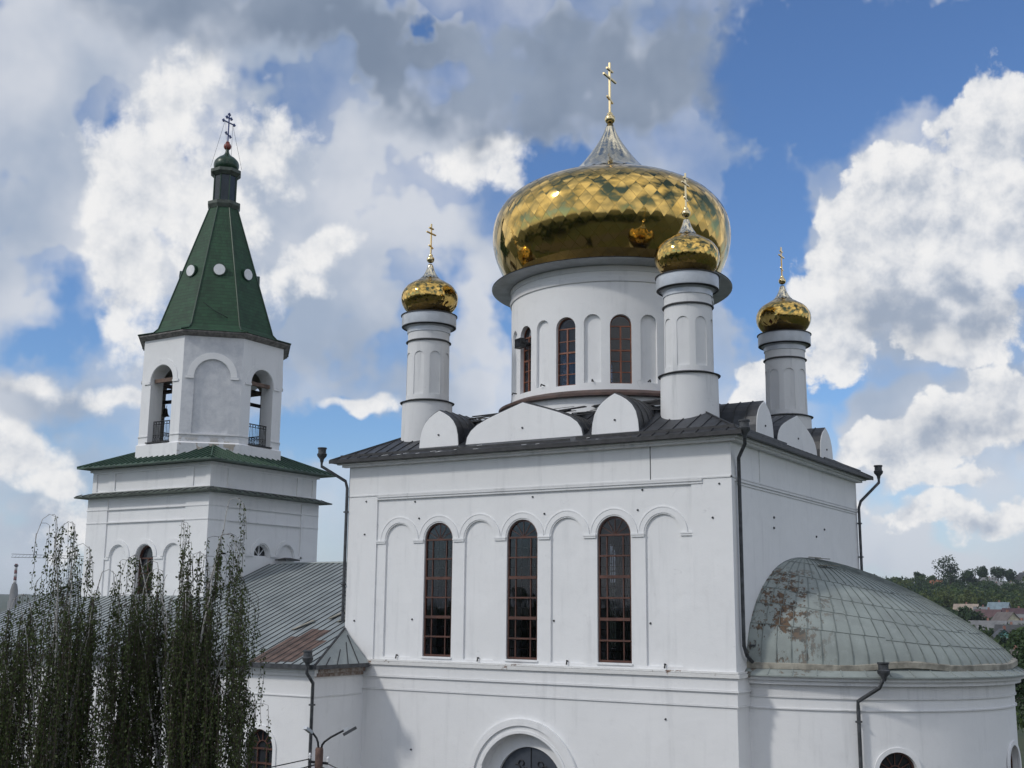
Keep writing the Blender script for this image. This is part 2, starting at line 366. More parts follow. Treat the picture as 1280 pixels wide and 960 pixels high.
def _patina(g, p):
    c = coords(g); n = g.noise(c, .9, 7, .62); n2 = g.noise(c, 3.5, 5, .6)
    col = g.mix(g.step(n, .3, .7), (.285, .32, .305), (.225, .25, .24)); col = g.mix(g.step(n2, .5, .8, 0, .5), col, (.36, .39, .375))
    z = g.node('ShaderNodeSeparateXYZ'); g.l.new(c, z.inputs[0])
    # rusted-through patches on the side that faces the street
    zone = g.m('MULTIPLY', g.step(z.outputs[1], 5.2, 3.6), g.m('MULTIPLY', g.step(z.outputs[0], 3.6, 1.2), g.step(z.outputs[2], 8.4, 9.8, .80, 1.)))
    vor = g.noise(g.mapping(c, scale=(1, 1, .45)), 3.6, 8, .76)
    r = g.m('MULTIPLY', zone, g.step(g.m('MULTIPLY', vor, g.step(g.noise(c, .8, 3, .5), .3, .7, .82, 1.14)), .525, .565))
    col = g.mix(g.m('MULTIPLY', r, .95), col, g.mix(g.step(g.noise(c, 6, 4, .6), .45, .6), (.12, .072, .04), (.045, .035, .028)))
    g.l.new(col, p.inputs['Base Color']); p.inputs['Roughness'].default_value = .78; p.inputs['Metallic'].default_value = 0.; p.inputs['Specular IOR Level'].default_value = .3
    bump(g, p, g.m('SUBTRACT', g.noise(c, 3, 3, .5), g.m('MULTIPLY', r, .5)), .35, .03)
M_PATINA = mat('patina_sheet', _patina)
M_PATSEAM = simple('patina_seam', (.165, .19, .18), .6, .1, .3)
M_BAND = simple('beige_band', (.26, .245, .205), .75, 0, .4, 2.2, .4)
def _gold(g, p):
    ge = g.node('ShaderNodeNewGeometry')
    col = g.mix(ge.outputs['Random Per Island'], (.52, .345, .10), (.57, .395, .13))
    g.l.new(col, p.inputs['Base Color']); p.inputs['Metallic'].default_value = 1; p.inputs['Roughness'].default_value = .07
    c = coords(g); bump(g, p, g.noise(c, .9, 2, .5), .12, .05)
M_GOLD = mat('gold_mirror_tile', _gold)
M_GOLDBASE = mat('gold_joint', lambda g, p: (setattr(p.inputs['Base Color'], 'default_value', (.12, .09, .04, 1)), setattr(p.inputs['Metallic'], 'default_value', 1.), setattr(p.inputs['Roughness'], 'default_value', .35)))
M_GOLDCROSS = mat('gold_leaf', lambda g, p: (setattr(p.inputs['Base Color'], 'default_value', (.72, .58, .33, 1)), setattr(p.inputs['Metallic'], 'default_value', 1.), setattr(p.inputs['Roughness'], 'default_value', .22)))
M_BLUEPAINT = simple('blue_painted_iron', (.06, .08, .19), .4, .2)
M_REDPAINT = simple('red_painted_ball', (.21, .045, .035), .45)
M_BROWN = simple('brown_window_wood', (.085, .034, .022), .5, 0, .3, 3, .15)
M_BROWN2 = simple('dark_brown_wood', (.085, .045, .032), .5, 0, .3, 3, .15)
M_ORANGEWOOD = simple('red_brown_wood', (.20, .07, .035), .5, 0, .25, 3, .1)
M_LEDGE = simple('brown_drip_ledge', (.085, .05, .04), .6, .1, .4, 2, .2)
M_IRON = simple('dark_iron', (.022, .023, .025), .5, .4, .2, 3, .1)
M_PIPE = simple('grey_painted_pipe', (.060, .064, .070), .5, .3, .45, 4, .15)
M_BRONZE = simple('aged_bronze', (.055, .05, .04), .4, .7, .3, 3, .1)
M_BEAM = simple('rusty_beam', (.13, .085, .062), .7, .1, .4, 3, .3)
M_CAPMETAL = simple('grey_white_metal', (.50, .53, .57), .4, .2, .12, 1.5, .1)
M_DOOR = simple('grey_blue_metal_door', (.075, .085, .105), .4, .3, .15, 2, .1)
M_CONC = simple('concrete_pole', (.26, .26, .25), .9, 0, .2, 4, .3)
M_CONCRED = simple('rusty_sleeve', (.12, .07, .055), .8, 0, .4, 5, .3)
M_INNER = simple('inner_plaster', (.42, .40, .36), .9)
def _glass(g, p):
    n = g.nt; out = [x for x in n.nodes if x.type == 'OUTPUT_MATERIAL'][0]
    t = g.node('ShaderNodeBsdfTransparent'); t.inputs[0].default_value = (.60, .61, .63, 1)
    gl = g.node('ShaderNodeBsdfGlossy'); gl.inputs['Roughness'].default_value = .03; gl.inputs[0].default_value = (.9, .92, .95, 1)
    lw = g.node('ShaderNodeFresnel'); lw.inputs[0].default_value = 1.5
    c = coords(g); b = g.node('ShaderNodeBump'); b.inputs['Strength'].default_value = .15; b.inputs['Distance'].default_value = .02
    g.put(b.inputs['Height'], g.noise(c, 1.2, 2, .5)); g.l.new(b.outputs[0], gl.inputs['Normal'])
    mx = g.node('ShaderNodeMixShader'); g.put(mx.inputs[0], g.m('MULTIPLY_ADD', lw.outputs[0], .8, .0))
    g.l.new(t.outputs[0], mx.inputs[1]); g.l.new(gl.outputs[0], mx.inputs[2]); g.l.new(mx.outputs[0], out.inputs[0])
M_GLASS = mat('window_glass', _glass)
def _dglass(g, p):
    p.inputs['Base Color'].default_value = (.022, .025, .03, 1); p.inputs['Roughness'].default_value = .06
M_DGLASS = mat('dark_glass', _dglass)
M_WHITEPAINT = simple('white_paint', (.72, .73, .74), .5, 0, .08, 3, .1)

# ------------------------------------------------------------------ the cathedral
W, DP = 17.0, 15.27            # width of the street front, depth
AX = (-8.5, 7.63)              # axis of the drum
X1, Y1 = (1, 0, 0), (0, 1, 0)
church = empty('cathedral', (-8.5, 7.63, 0), 'white plastered cathedral with one big and four small gold onion domes', 'cathedral')
PINV = Matrix.Translation((8.5, -7.63, 0))
def part(name, bm, m, parent=church, smooth=False, autos=None, label=None):
    """bm is in world coordinates; the part keeps them through its parent inverse"""
    o = link(name, bm, m, None, smooth, autos)
    attach(o, parent)
    if label: o['label'] = label
    return o
def attach(o, parent):
    o.parent = parent
    q = parent; T = Matrix.Identity(4)
    chain = []
    while q: chain.append(q); q = q.parent
    for q in reversed(chain): T = T @ q.matrix_parent_inverse @ Matrix.LocRotScale(q.location, q.rotation_euler, q.scale)
    o.matrix_parent_inverse = T.inverted()

def islands(bm):
    seen = set(); out = []
    bm.verts.ensure_lookup_table()
    for v0 in bm.verts:
        if v0 in seen: continue
        st = [v0]; seen.add(v0); comp = []
        while st:
            v_ = st.pop(); comp.append(v_)
            for e in v_.link_edges:
                w_ = e.other_vert(v_)
                if w_ not in seen: seen.add(w_); st.append(w_)
        out.append(comp)
    return out
def parts_each(name, bm, m, parent=church, smooth=False, autos=None, join_touching=0.):
    """one part per separate piece; pieces whose boxes touch are kept together"""
    comps = islands(bm); bbs = []
    for c in comps:
        bbs.append((Vector((min(v_.co.x for v_ in c), min(v_.co.y for v_ in c), min(v_.co.z for v_ in c))), Vector((max(v_.co.x for v_ in c), max(v_.co.y for v_ in c), max(v_.co.z for v_ in c)))))
    grp_ = list(range(len(comps)))
    def find(i):
        while grp_[i] != i: i = grp_[i]
        return i
    if join_touching:
        for i in range(len(comps)):
            for j in range(i):
                if all(bbs[i][0][k] - join_touching < bbs[j][1][k] and bbs[j][0][k] - join_touching < bbs[i][1][k] for k in range(3)): grp_[find(i)] = find(j)
    res = []
    for root in sorted(set(find(i) for i in range(len(comps)))):
        nb = mb_new(); mp = {}
        fs = set()
        for i, c in enumerate(comps):
            if find(i) == root:
                for v_ in c:
                    mp[v_] = nb.verts.new(v_.co)
                    fs.update(v_.link_faces)
        for fa in fs: nb.faces.new([mp[v_] for v_ in fa.verts]).material_index = fa.material_index
        res.append(part(name, nb, m, parent, smooth, autos))
    bm.free(); return res
def addto(o, bm, m):
    """surface pattern (seams, folds) goes into the mesh of the part it belongs to"""
    bmesh.ops.recalc_face_normals(bm, faces=bm.faces)
    me = o.data; k = len(me.materials); me.materials.append(m)
    for fa in bm.faces: fa.material_index = k
    t = bpy.data.meshes.new('t'); bm.to_mesh(t); bm.free()
    b2 = bmesh.new(); b2.from_mesh(me); b2.from_mesh(t); b2.to_mesh(me); b2.free(); bpy.data.meshes.remove(t)

# ---- main block: hollow box with recessed panels, niches and windows
bm = mb_new(); box(bm, -W, 0, 0, DP, -.3, 16.05)
wall = part('wall', bm, [M_PL])
bays_w = (-12.4, -8.5, -4.6); bays_n = (-14.35, -10.45, -6.55, -2.65)
ZS = 12.74
cut = []
bm = mb_new(); box(bm, -W + 1.1, -1.1, 1.1, DP - 1.1, 1.0, 15.6); cut.append(bm)
bm = mb_new(); box(bm, -15.5, -1.5, -.3, .06, 8.02, 14.42); box(bm, -15.5, -1.5, DP - .10, DP + .3, 8.02, 14.42); cut.append(bm)
bm = mb_new()
for x in bays_n:
    prism(bm, arch(x, .69, 8.14, ZS), (0, 0, 0), X1, Y1, -.2, .14)
    prism(bm, arch(x, .69, 8.14, ZS), (0, 0, 0), X1, Y1, DP - .22, DP + .2)
for x in bays_w:
    prism(bm, arch(x, .685, 8.2, ZS), (0, 0, 0), X1, Y1, -.2, 1.6)
    prism(bm, arch(x, .685, 8.2, ZS), (0, 0, 0), X1, Y1, DP - 1.6, DP + .2)
cut.append(bm)
bm = mb_new(); prism(bm, arch(-8.35, 1.87, -.1, 3.68, 28), (0, 0, 0), X1, Y1, -.3, .45); cut.append(bm)
bm = mb_new(); prism(bm, arch(-8.35, 1.42, -.05, 3.62, 28), (0, 0, 0), X1, Y1, .3, 1.4); cut.append(bm)
boolcut(wall, cut)
# round opening under the drum
bm = mb_new(); capped(bm, [(3.9, 15.2), (3.9, 17.5)], AX, 48); boolcut(wall, [bm])

# mouldings of the upper tier
bm = mb_new()
for (x0, x1, z0, z1, d) in ((-15.5, -1.08, 14.44, 14.485, .035), (-15.5, -1.08, 14.53, 14.60, .055)):
    box(bm, x0, x1, -d, .02, z0, z1)
box(bm, -17.03, .03, -.03, .02, 14.61, 14.66)
box(bm, -.02, .035, .5, DP - .2, 14.40, 14.44); box(bm, -.02, .055, .3, DP, 14.50, 14.56); box(bm, -.02, .03, -.03, DP + .03, 14.61, 14.66)
box(bm, -.02, .03, 2.75, 2.78, 14.68, 15.9)
box(bm, -17.04, -16.98, -.03, DP, 14.61, 14.66)
parts_each('string_course', bm, M_PLD)
bm = mb_new(); box(bm, -3.085, -3.06, -.012, .01, 14.67, 15.98); part('wall_joint', bm, M_DARKEDGE)
bm = mb_new()
for x in bays_w + bays_n:
    arch_ring(bm, (0, 0, 0), X1, Y1, x, ZS, .735, .93, .032, .08)
    arch_ring(bm, (0, 0, 0), X1, Y1, x, ZS, .93, .965, .018, .08)
parts_each('archivolt', bm, M_PL, join_touching=.001)
bm = mb_new()
for i in range(8):
    x = -15.325 + 1.95 * i if i else -15.30
    hw = .25
    x0, x1 = x - hw, x + hw
    if i == 0: x0, x1 = -15.498, -15.06
    if i == 7: x0, x1 = -1.95, -1.502
    box(bm, x0, x1, .01, .08, ZS - .10, ZS - .03); box(bm, x0 - .015, x1 + .015, -.01, .08, ZS - .03, ZS + .03)
parts_each('impost', bm, M_PL, join_touching=.001)
# main ledge between the tiers
bm = mb_new()
def band_ring(bm, z0, z1, d, x0=-17., x1=0., y0=0., y1=DP):
    box(bm, x0 - d, x1 + d, y0 - d, y0 + .03, z0, z1); box(bm, x1 - .03, x1 + d, y0 + .03, y1, z0, z1)
band_ring(bm, 7.83, 7.96, .16); band_ring(bm, 7.97, 8.03, .10)
parts_each('ledge', bm, M_WORN)
bm = mb_new(); band_ring(bm, 7.42, 7.825, .07); band_ring(bm, 7.36, 7.415, .11); band_ring(bm, 6.92, 7.355, .035); band_ring(bm, 6.87, 6.915, .055)
parts_each('string_course', bm, M_PL)
bm = mb_new(); box(bm, -17.06, .06, -.06, .02, 0, .9); box(bm, -.02, .06, .0, 1.0, 0, .9); part('plinth', bm, M_PLD)
# window sills
bm = mb_new()
for x in bays_w: box(bm, x - .72, x + .72, .0, .4, 8.13, 8.195)
parts_each('sill', bm, M_PL)

# ---- tall arched windows
def tall_window(x, y, s):
    bm = mb_new(); O = (0, 0, 0)
    y0, y1 = (y, y + .1 * s)
    hw, zb = .665, 8.215
    def bar(x0, x1, z0, z1, a=y0, b=y1): box(bm, x + x0, x + x1, min(a, b), max(a, b), z0, z1)
    bar(-hw, -hw + .05, zb, ZS); bar(hw - .05, hw, zb, ZS); bar(-hw + .05, hw - .05, zb, zb + .07)
    arch_ring(bm, O, X1, Y1, x, ZS, hw - .05, hw, min(y0, y1), max(y0, y1))
    H = ZS - zb
    lv = [zb + H * k / 6 for k in range(1, 6)]
    for i, z in enumerate(lv):
        t = .055 if i in (1, 3) else .03
        bar(-hw + .05, hw - .05, z - t, z + t, y - .02 * s, y + .08 * s)
    bar(-hw + .05, hw - .05, ZS - .035, ZS + .035, y - .02 * s, y + .08 * s)
    for dx in (-.33, .33): bar(dx - .02, dx + .02, zb + .07, ZS - .035, y + .02 * s, y + .07 * s)
    for a in (30, 60, 90, 120, 150):
        beam(bm, (x, y + .05 * s, ZS), (x + (hw - .04) * cos(radians(a)), y + .05 * s, ZS + (hw - .04) * sin(radians(a))), .022, .03, up=(0, 1, 0))
    w = part('window', bm, M_BROWN, church)
    bm = mb_new()                                                    # inner casement with finer bars
    yi = y + .16 * s
    def ib(x0, x1, z0, z1): box(bm, x + x0, x + x1, yi - .02, yi + .02, z0, z1)
    for k in range(1, 12): z = zb + H * k / 12; ib(-.68, .68, z - .012, z + .012)
    for dx in (-.42, -.14, .14, .42): ib(dx - .012, dx + .012, zb, ZS)
    part('inner_lattice', bm, M_BROWN2, w)
    bm = mb_new(); prism(bm, arch(x, hw - .03, zb + .02, ZS), O, X1, Y1, y + .055 * s, y + .062 * s); part('pane', bm, M_GLASS, w)
for x in bays_w: tall_window(x, .13, 1)
for x in bays_w: tall_window(x, DP - .30, -1)

# ---- portal
bm = mb_new()
O = (0, 0, 0)
arch_ring(bm, O, X1, Y1, -8.35, 3.68, 2.16, 2.40, -.13, .02, 36); arch_ring(bm, O, X1, Y1, -8.35, 3.68, 1.87, 2.155, -.05, .02, 36)
arch_ring(bm, O, X1, Y1, -8.35, 3.68, 1.88, 1.98, -.09, -.045, 36, radians(20), radians(160))
for s in (-1, 1):
    box(bm, -8.35 + s * 2.15 - .26, -8.35 + s * 2.15 + .26, -.12, .02, -.1, 3.62); box(bm, -8.35 + s * 2.15 - .32, -8.35 + s * 2.15 + .32, -.18, .02, 3.625, 3.75)
parts_each('portal_surround', bm, M_PL)
bm = mb_new()
prism(bm, arch(-8.35, 1.415, 0, 3.62, 28), O, X1, Y1, .58, .68)
dr = part('door', bm, M_DOOR)
bm = mb_new()
box(bm, -8.365, -8.335, .555, .579, 0, 5.02)
for s in (-1, 1):
    for (cx, cz, r, a0, a1) in ((.40, 4.42, .15, -60, 250), (.58, 4.22, .17, 60, 330), (.80, 4.0, .14, -30, 200), (.5, 3.7, .22, 0, 300), (.22, 4.2, .1, 0, 300)):
        pts = [(-8.35 + s * (cx + r * cos(radians(a)) * (1 - .5 * t)), .55, cz + r * sin(radians(a)) * (1 - .5 * t)) for t, a in ((k / 14, a0 + (a1 - a0) * k / 14) for k in range(15))]
        tube(bm, pts, .022, 6)
part('scrollwork', bm, M_IRON, dr)

# ---- drum
bm = mb_new(); capped(bm, [(4.76, 16.9), (4.76, 18.62), (4.5, 18.62), (4.5, 24.28)], AX, 120)
drum = part('drum', bm, M_PL)
DOFF = 2.0
cut = []
bm = mb_new(); capped(bm, [(3.9, 16.5), (3.9, 24.0)], AX, 60); cut.append(bm)
bmw = mb_new(); bmn = mb_new()
for k in range(24):
    a = radians(15 * k + DOFF); N = (cos(a), sin(a), 0); U = (-sin(a), cos(a), 0); O = (AX[0], AX[1], 0)
    if k % 2 == 0: prism(bmw, arch(0, .45, 19.12, 21.58), O, U, N, 3.5, 5.2)
    else: prism(bmn, arch(0, .36, 19.18, 21.70), O, U, N, 4.36, 5.2)
cut += [bmw, bmn]; boolcut(drum, cut)
drum.data.polygons.foreach_set('use_smooth', [True] * len(drum.data.polygons)); drum.data.set_sharp_from_angle(angle=radians(25))
bm = mb_new()
lathe(bm, [(4.45, 18.56), (4.96, 18.54), (5.04, 18.56), (5.04, 18.66), (4.6, 18.86), (4.45, 18.88)], AX, 96); part('drip_ledge', bm, M_LEDGE, drum, True, 40)
bm = mb_new()
lathe(bm, [(4.45, 23.40), (4.56, 23.44), (4.58, 23.58), (4.54, 23.66), (4.45, 23.68)], AX, 96)
lathe(bm, [(4.45, 23.86), (4.54, 23.90), (4.56, 24.1), (4.45, 24.1)], AX, 96); part('drum_cornice', bm, M_PLD, drum, True, 40)
bm = mb_new()
lathe(bm, [(4.4, 24.12), (5.36, 24.16), (5.40, 24.19), (5.38, 24.20)], AX, 120)
lathe(bm, [(5.38, 24.20), (5.40, 24.235), (5.36, 24.25), (4.3, 24.40)], AX, 120, 1)
part('brim', bm, [simple('brim_metal', (.44, .46, .48), .5, .1, .15, 1.5, .1), M_DARKEDGE], drum, True, 30)
for k in range(12):
    a = radians(30 * k + DOFF); N = Vector((cos(a), sin(a), 0)); U = Vector((-sin(a), cos(a), 0)); O = Vector((AX[0], AX[1], 0))
    bm = mb_new(); d0, d1 = 4.24, 4.31
    def fb_(u0, u1, z0, z1, e=0.):
        prism(bm, [(u0, z0), (u1, z0), (u1, z1), (u0, z1)], O, U, N, d0 - e, d1 + e)
    fb_(-.44, -.40, 19.13, 21.58); fb_(.40, .44, 19.13, 21.58); fb_(-.40, .40, 19.13, 19.18)
    arch_ring(bm, O, U, N, 0, 21.58, .40, .44, d0, d1)
    fb_(-.035, .035, 19.18, 21.55, .012)
    for z in (19.62, 20.08, 21.02): fb_(-.40, .40, z - .018, z + .018)
    fb_(-.40, .40, 20.50, 20.57, .006); fb_(-.40, .40, 21.53, 21.58, .006)
    w = part('drum_window', bm, M_ORANGEWOOD, church)
    bm = mb_new(); prism(bm, arch(0, .42, 19.15, 21.58), O, U, N, 4.27, 4.277); part('pane', bm, M_GLASS, w)

# ---- onion domes of mirror tiles
def profile_at(prof, t):
    for (a, b) in zip(prof, prof[1:]):
        if t <= b[2] or b is prof[-1]:
            k = (t - a[2]) / (b[2] - a[2]); return a[0] + (b[0] - a[0]) * k, a[1] + (b[1] - a[1]) * k
def smooth_prof(pts, n=60):
    # Catmull-Rom through the (r, z) points, with arc length as third entry
    P_ = [Vector((p[0], p[1])) for p in pts]; P_ = [P_[0] * 2 - P_[1]] + P_ + [P_[-1] * 2 - P_[-2]]
    out = []
    for i in range(1, len(P_) - 2):
        for k in range(n // len(pts) + 2):
            t = k / (n // len(pts) + 2); a, b, c, d = P_[i - 1:i + 3]
            out.append(.5 * ((2 * b) + (c - a) * t + (2 * a - 5 * b + 4 * c - d) * t * t + (-a + 3 * b - 3 * c + d) * t ** 3))
    out.append(P_[-2]); L = 0; res = []
    for i, p in enumerate(out):
        if i: L += (p - out[i - 1]).length
        res.append((max(p.x, 0.), p.y, L))
    return res
def tiled(bm, prof, c, nseg, z_from, z_to, jit, rnd, lift=.012, mi=0):
    """diamond tiles between arc lengths z_from..z_to; tile height follows the local width"""
    rows = [z_from]; s = z_from
    while s < z_to:
        r, z = profile_at(prof, s); w = 2 * pi * r / nseg; s += max(w * .62, .035); rows.append(min(s, z_to))
    def pt(a, s_, l):
        s_ = min(max(s_, prof[0][2]), prof[-1][2]); r, z = profile_at(prof, s_)
        r2, z2 = profile_at(prof, min(s_ + .02, prof[-1][2])); r1, z1 = profile_at(prof, max(s_ - .02, 0)); dr, dz = r2 - r1, z2 - z1; q = math.hypot(dr, dz) or 1
        nr, nz = dz / q, -dr / q
        return Vector((c[0] + (r + nr * l) * cos(a), c[1] + (r + nr * l) * sin(a), z + nz * l))
    for i in range(len(rows) - 2):
        s0, s1, s2 = rows[i], rows[i + 1], rows[i + 2]
        for k in range(nseg):
            a = 2 * pi * (k + (.5 if i % 2 else 0)) / nseg; da = pi / nseg * .985
            ja, js = rnd.gauss(0, jit), rnd.gauss(0, jit * .8)
            w = 2 * profile_at(prof, s1)[0] * da; hh = s2 - s0
            def q(u, v):        # u,v in -1..1 over the diamond
                sm = s1 + (v * (s2 - s1) if v > 0 else v * (s1 - s0))
                # slight pillow and tilt
                l = lift + ja * u * w * .5 + js * v * hh * .5 + .010 * w * (1 - abs(u) - abs(v))
                return bm.verts.new(pt(a + u * da, sm, l))
            B, R_, T, L_ = q(0, -.985), q(1, 0), q(0, .985), q(-1, 0)
            br, rt, tl, lb = q(.5, -.4925), q(.5, .4925), q(-.5, .4925), q(-.5, -.4925); m = q(0, 0)
            for fa in ((B, br, m, lb), (br, R_, rt, m), (m, rt, T, tl), (lb, m, tl, L_)):
                bm.faces.new(fa).material_index = mi
M_PALEGOLD = mat('pale_gold_scale', lambda g, p: (setattr(p.inputs['Base Color'], 'default_value', (.66, .60, .46, 1)), setattr(p.inputs['Metallic'], 'default_value', 1.), setattr(p.inputs['Roughness'], 'default_value', .12)))  # neck tiles: gold made paler, the bright sky reflection put into the colour
def onion(c, pts, nseg, jit, seed, parent, name='onion_dome', neck_s=None):
    prof = smooth_prof(pts, 90); rnd = random.Random(seed)
    bm = mb_new(); lathe(bm, [(max(r - .006, 0), z) for r, z, _ in prof], c, 72); d = part(name, bm, M_GOLDBASE, parent, True, 60)
    bm = mb_new(); tot = prof[-1][2]
    tiled(bm, prof, c, nseg, 0, neck_s * tot, jit, rnd); tiled(bm, prof, c, nseg // 2, neck_s * tot, tot * .985, jit * .3, rnd, mi=1)
    part('mirror_tiling', bm, [M_GOLD, M_PALEGOLD], d, True)
    return d
MAIN = [(4.42, 24.28), (4.72, 24.7), (5.08, 25.35), (5.31, 26.05), (5.38, 26.8), (5.22, 27.55), (4.72, 28.25), (3.9, 28.78), (2.95, 29.15), (2.25, 29.45), (1.75, 29.80), (1.40, 30.15), (1.12, 30.5), (.87, 30.85), (.56, 31.32), (.32, 31.78), (.14, 32.28)]
dm = onion(AX, MAIN, 56, .011, 3, church, 'onion_dome', .66)

def cross(c, z0, z1, half, t, parent, m=M_GOLDCROSS, ball_r=.2, ball_m=None, trefoil=False):
    """three-bar cross, bars running along Y; ball under it"""
    x, y = c; H = z1 - z0
    bm = mb_new()
    prof = [(0, z0 - ball_r * 2.0)] + [(ball_r * sin(pi * k / 12), z0 - ball_r - ball_r * cos(pi * k / 12) * 1.0) for k in range(1, 12)] + [(0, z0)]
    lathe(bm, prof, c, 24); lathe(bm, [(ball_r * .5, z0 - .04), (ball_r * .55, z0 + .03), (t * .7, z0 + .1)], c, 16)
    cr = part('ball', bm, ball_m or m, parent, True, 50)
    bm = mb_new(); box(bm, x - t / 2, x + t / 2, y - t / 2, y + t / 2, z0 - .05, z1)
    e = .003
    def hb(z, h, tilt=0):
        beam(bm, (x, y - h, z + tilt), (x, y + h, z - tilt), t + 2 * e, t)
        if trefoil:
            for s in (-1, 1):
                for (dy, dz) in ((0, 0), (-.06 * s, .055), (-.06 * s, -.055)):
                    box(bm, x - t * .6, x + t * .6, y + s * h + dy - .04, y + s * h + dy + .04, z - s * tilt + dz - .035, z - s * tilt + dz + .035)
    hb(z0 + H * .86, half * .48); hb(z0 + H * .70, half); hb(z0 + H * .28, half * .45, .07 * half / .5)
    if trefoil:
        for dy in (-.06, 0, .06): box(bm, x - t * .55, x + t * .55, y + dy - .04, y + dy + .04, z1 - (.02 if dy == 0 else .08), z1 + (.06 if dy == 0 else 0))
    part('cross', bm, m, parent)
cross(AX, 32.78, 35.35, .62, .085, dm, ball_r=.25)

# ---- corner turrets
SMALL = [(.70, 22.66), (.96, 22.82), (1.15, 23.05), (1.235, 23.35), (1.19, 23.65), (1.0, 23.93), (.72, 24.12), (.46, 24.28), (.29, 24.48), (.17, 24.72), (.09, 24.98)]
TUR = [(-2.4, 2.1), (-14.6, 2.1), (-2.4, DP - 2.1), (-14.6, DP - 2.1)]
for i, c in enumerate(TUR):
    bm = mb_new(); capped(bm, [(1.10, 16.4), (1.08, 18.72), (.93, 18.72), (.90, 22.1)], c, 64)
    t = part('turret', bm, M_PLD)
    bmn = mb_new()
    for k in range(8):
        a = radians(45 * k + (10 if i != 2 else -16)); N = (cos(a), sin(a), 0); U = (-sin(a), cos(a), 0)
        prism(bmn, arch(0, .235, 19.02, 20.66, 10), (c[0], c[1], 0), U, N, .865, 1.3)
    boolcut(t, [bmn]); t.data.polygons.foreach_set('use_smooth', [True] * len(t.data.polygons)); t.data.set_sharp_from_angle(angle=radians(25))
    bm = mb_new(); lathe(bm, [(.90, 18.70), (1.16, 18.70), (1.18, 18.73), (.92, 18.82)], c, 48); lathe(bm, [(.88, 21.36), (.985, 21.38), (.985, 21.41), (.88, 21.47)], c, 48); parts_each('drip_ring', bm, M_DARKEDGE, t, True, 40)
    bm = mb_new(); lathe(bm, [(.88, 21.78), (.94, 21.80), (.95, 22.0), (1.03, 22.06), (1.03, 22.1)], c, 48); lathe(bm, [(.9, 22.08), (1.18, 22.10), (1.19, 22.14), (1.19, 22.58)], c, 48)
    part('cap_ring', bm, M_CAPMETAL, t, True, 40)
    bm = mb_new(); lathe(bm, [(1.17, 22.575), (1.235, 22.58), (1.235, 22.61), (.6, 22.72)], c, 48); lathe(bm, [(1.10, 22.04), (1.15, 22.06), (1.19, 22.085), (1.1, 22.09)], c, 48); part('cap_edge', bm, M_DARKEDGE, t, True, 40)
    d = onion(c, SMALL, 34, .022, 20 + i, church, 'small_onion_dome', .72)
    cross(c, 25.38, 26.85, .34, .055, d, ball_r=.17)

# ---- main roof: hipped, dark sheet, with standing seams
ov = .62; zE = 16.12
def hip(bm, x0, x1, y0, y1, z0, ins, z1, mi=0, under=.1):
    o_ = [bm.verts.new(p) for p in ((x0, y0, z0), (x1, y0, z0), (x1, y1, z0), (x0, y1, z0))]
    i_ = [bm.verts.new(p) for p in ((x0 + ins, y0 + ins, z1), (x1 - ins, y0 + ins, z1), (x1 - ins, y1 - ins, z1), (x0 + ins, y1 - ins, z1))]
    u_2 = [bm.verts.new((v_.co.x, v_.co.y, z0 - under)) for v_ in o_]
    for k in range(4):
        j = (k + 1) % 4; bm.faces.new((o_[k], o_[j], i_[j], i_[k])).material_index = mi; bm.faces.new((u_2[k], u_2[j], o_[j], o_[k])).material_index = mi
    bm.faces.new(i_).material_index = mi; bm.faces.new(list(reversed(u_2))).material_index = mi
bm = mb_new(); hip(bm, -W - ov, ov, -ov, DP + ov, zE, 3.4, 17.85)
roof = part('roof', bm, M_DARKROOF)
bm = mb_new(); sl = (17.85 - zE) / 3.4
def seam(bm, a, b, w=.03, h=.03): 
    a = Vector(a) + Vector((0, 0, h * .4)); b = Vector(b) + Vector((0, 0, h * .4)); beam(bm, a, b, w, h)
x = -W - ov + .3
while x < ov:
    e = min(3.4, x + W + ov, ov - x); i0 = 0. if (x < -13.7 or x > -3.4) else .75
    seam(bm, (x, -ov + min(i0, e * .5), zE + sl * min(i0, e * .5)), (x, -ov + e, zE + sl * e), .03, .035); seam(bm, (x, DP + ov, zE), (x, DP + ov - e, zE + sl * e)); x += .56
y = -ov + .3
while y < DP + ov:
    e = min(3.4, y + ov, DP + ov - y); seam(bm, (ov, y, zE), (ov - e, y, zE + sl * e)); seam(bm, (-W - ov, y, zE), (-W - ov + e, y, zE + sl * e)); y += .56
for (px_, py_, sx_, sy_) in ((ov, -ov, -1, 1), (-W - ov, -ov, 1, 1), (ov, DP + ov, -1, -1)): seam(bm, (px_, py_, zE), (px_ + sx_ * 3.4, py_ + sy_ * 3.4, 17.85), .05, .06)
addto(roof, bm, M_SEAM)
bm = mb_new()                                                       # fascia and gutter board with its ragged upper edge
for (x0, x1, y0, y1) in ((-W - ov - .03, ov + .03, -ov - .03, -ov + .02), (ov - .02, ov + .03, -ov + .02, DP + ov)):
    box(bm, x0, x1, y0, y1, zE - .115, zE + .03)
rnd = random.Random(5)
for (x0, x1, y, h) in ((-11.6, -6.2, -.35, .06), (-6.0, .3, -.25, .13), (-17.3, -11.3, -.30, .10)):
    box(bm, x0, x1, y - .02, y + .02, zE + .1, zE + .15 + h)
box(bm, .25, .29, 5.6, 9.6, zE + .1, zE + .22); box(bm, .22, .26, -.3, 5.2, zE + .1, zE + .3); box(bm, .22, .26, 9.9, DP, zE + .1, zE + .3)
parts_each('eave_board', bm, M_DARKEDGE, roof)
bm = mb_new(); box(bm, -W - .25, .25, -.25, 0.02, 15.86, 16.015); box(bm, -.02, .25, .02, DP + .2, 15.86, 16.015); box(bm, -W - .4, .4, -.4, -.25, 15.95, 16.018); box(bm, .25, .4, -.25, DP + .3, 15.95, 16.018)
parts_each('eave_cornice', bm, M_PLD)
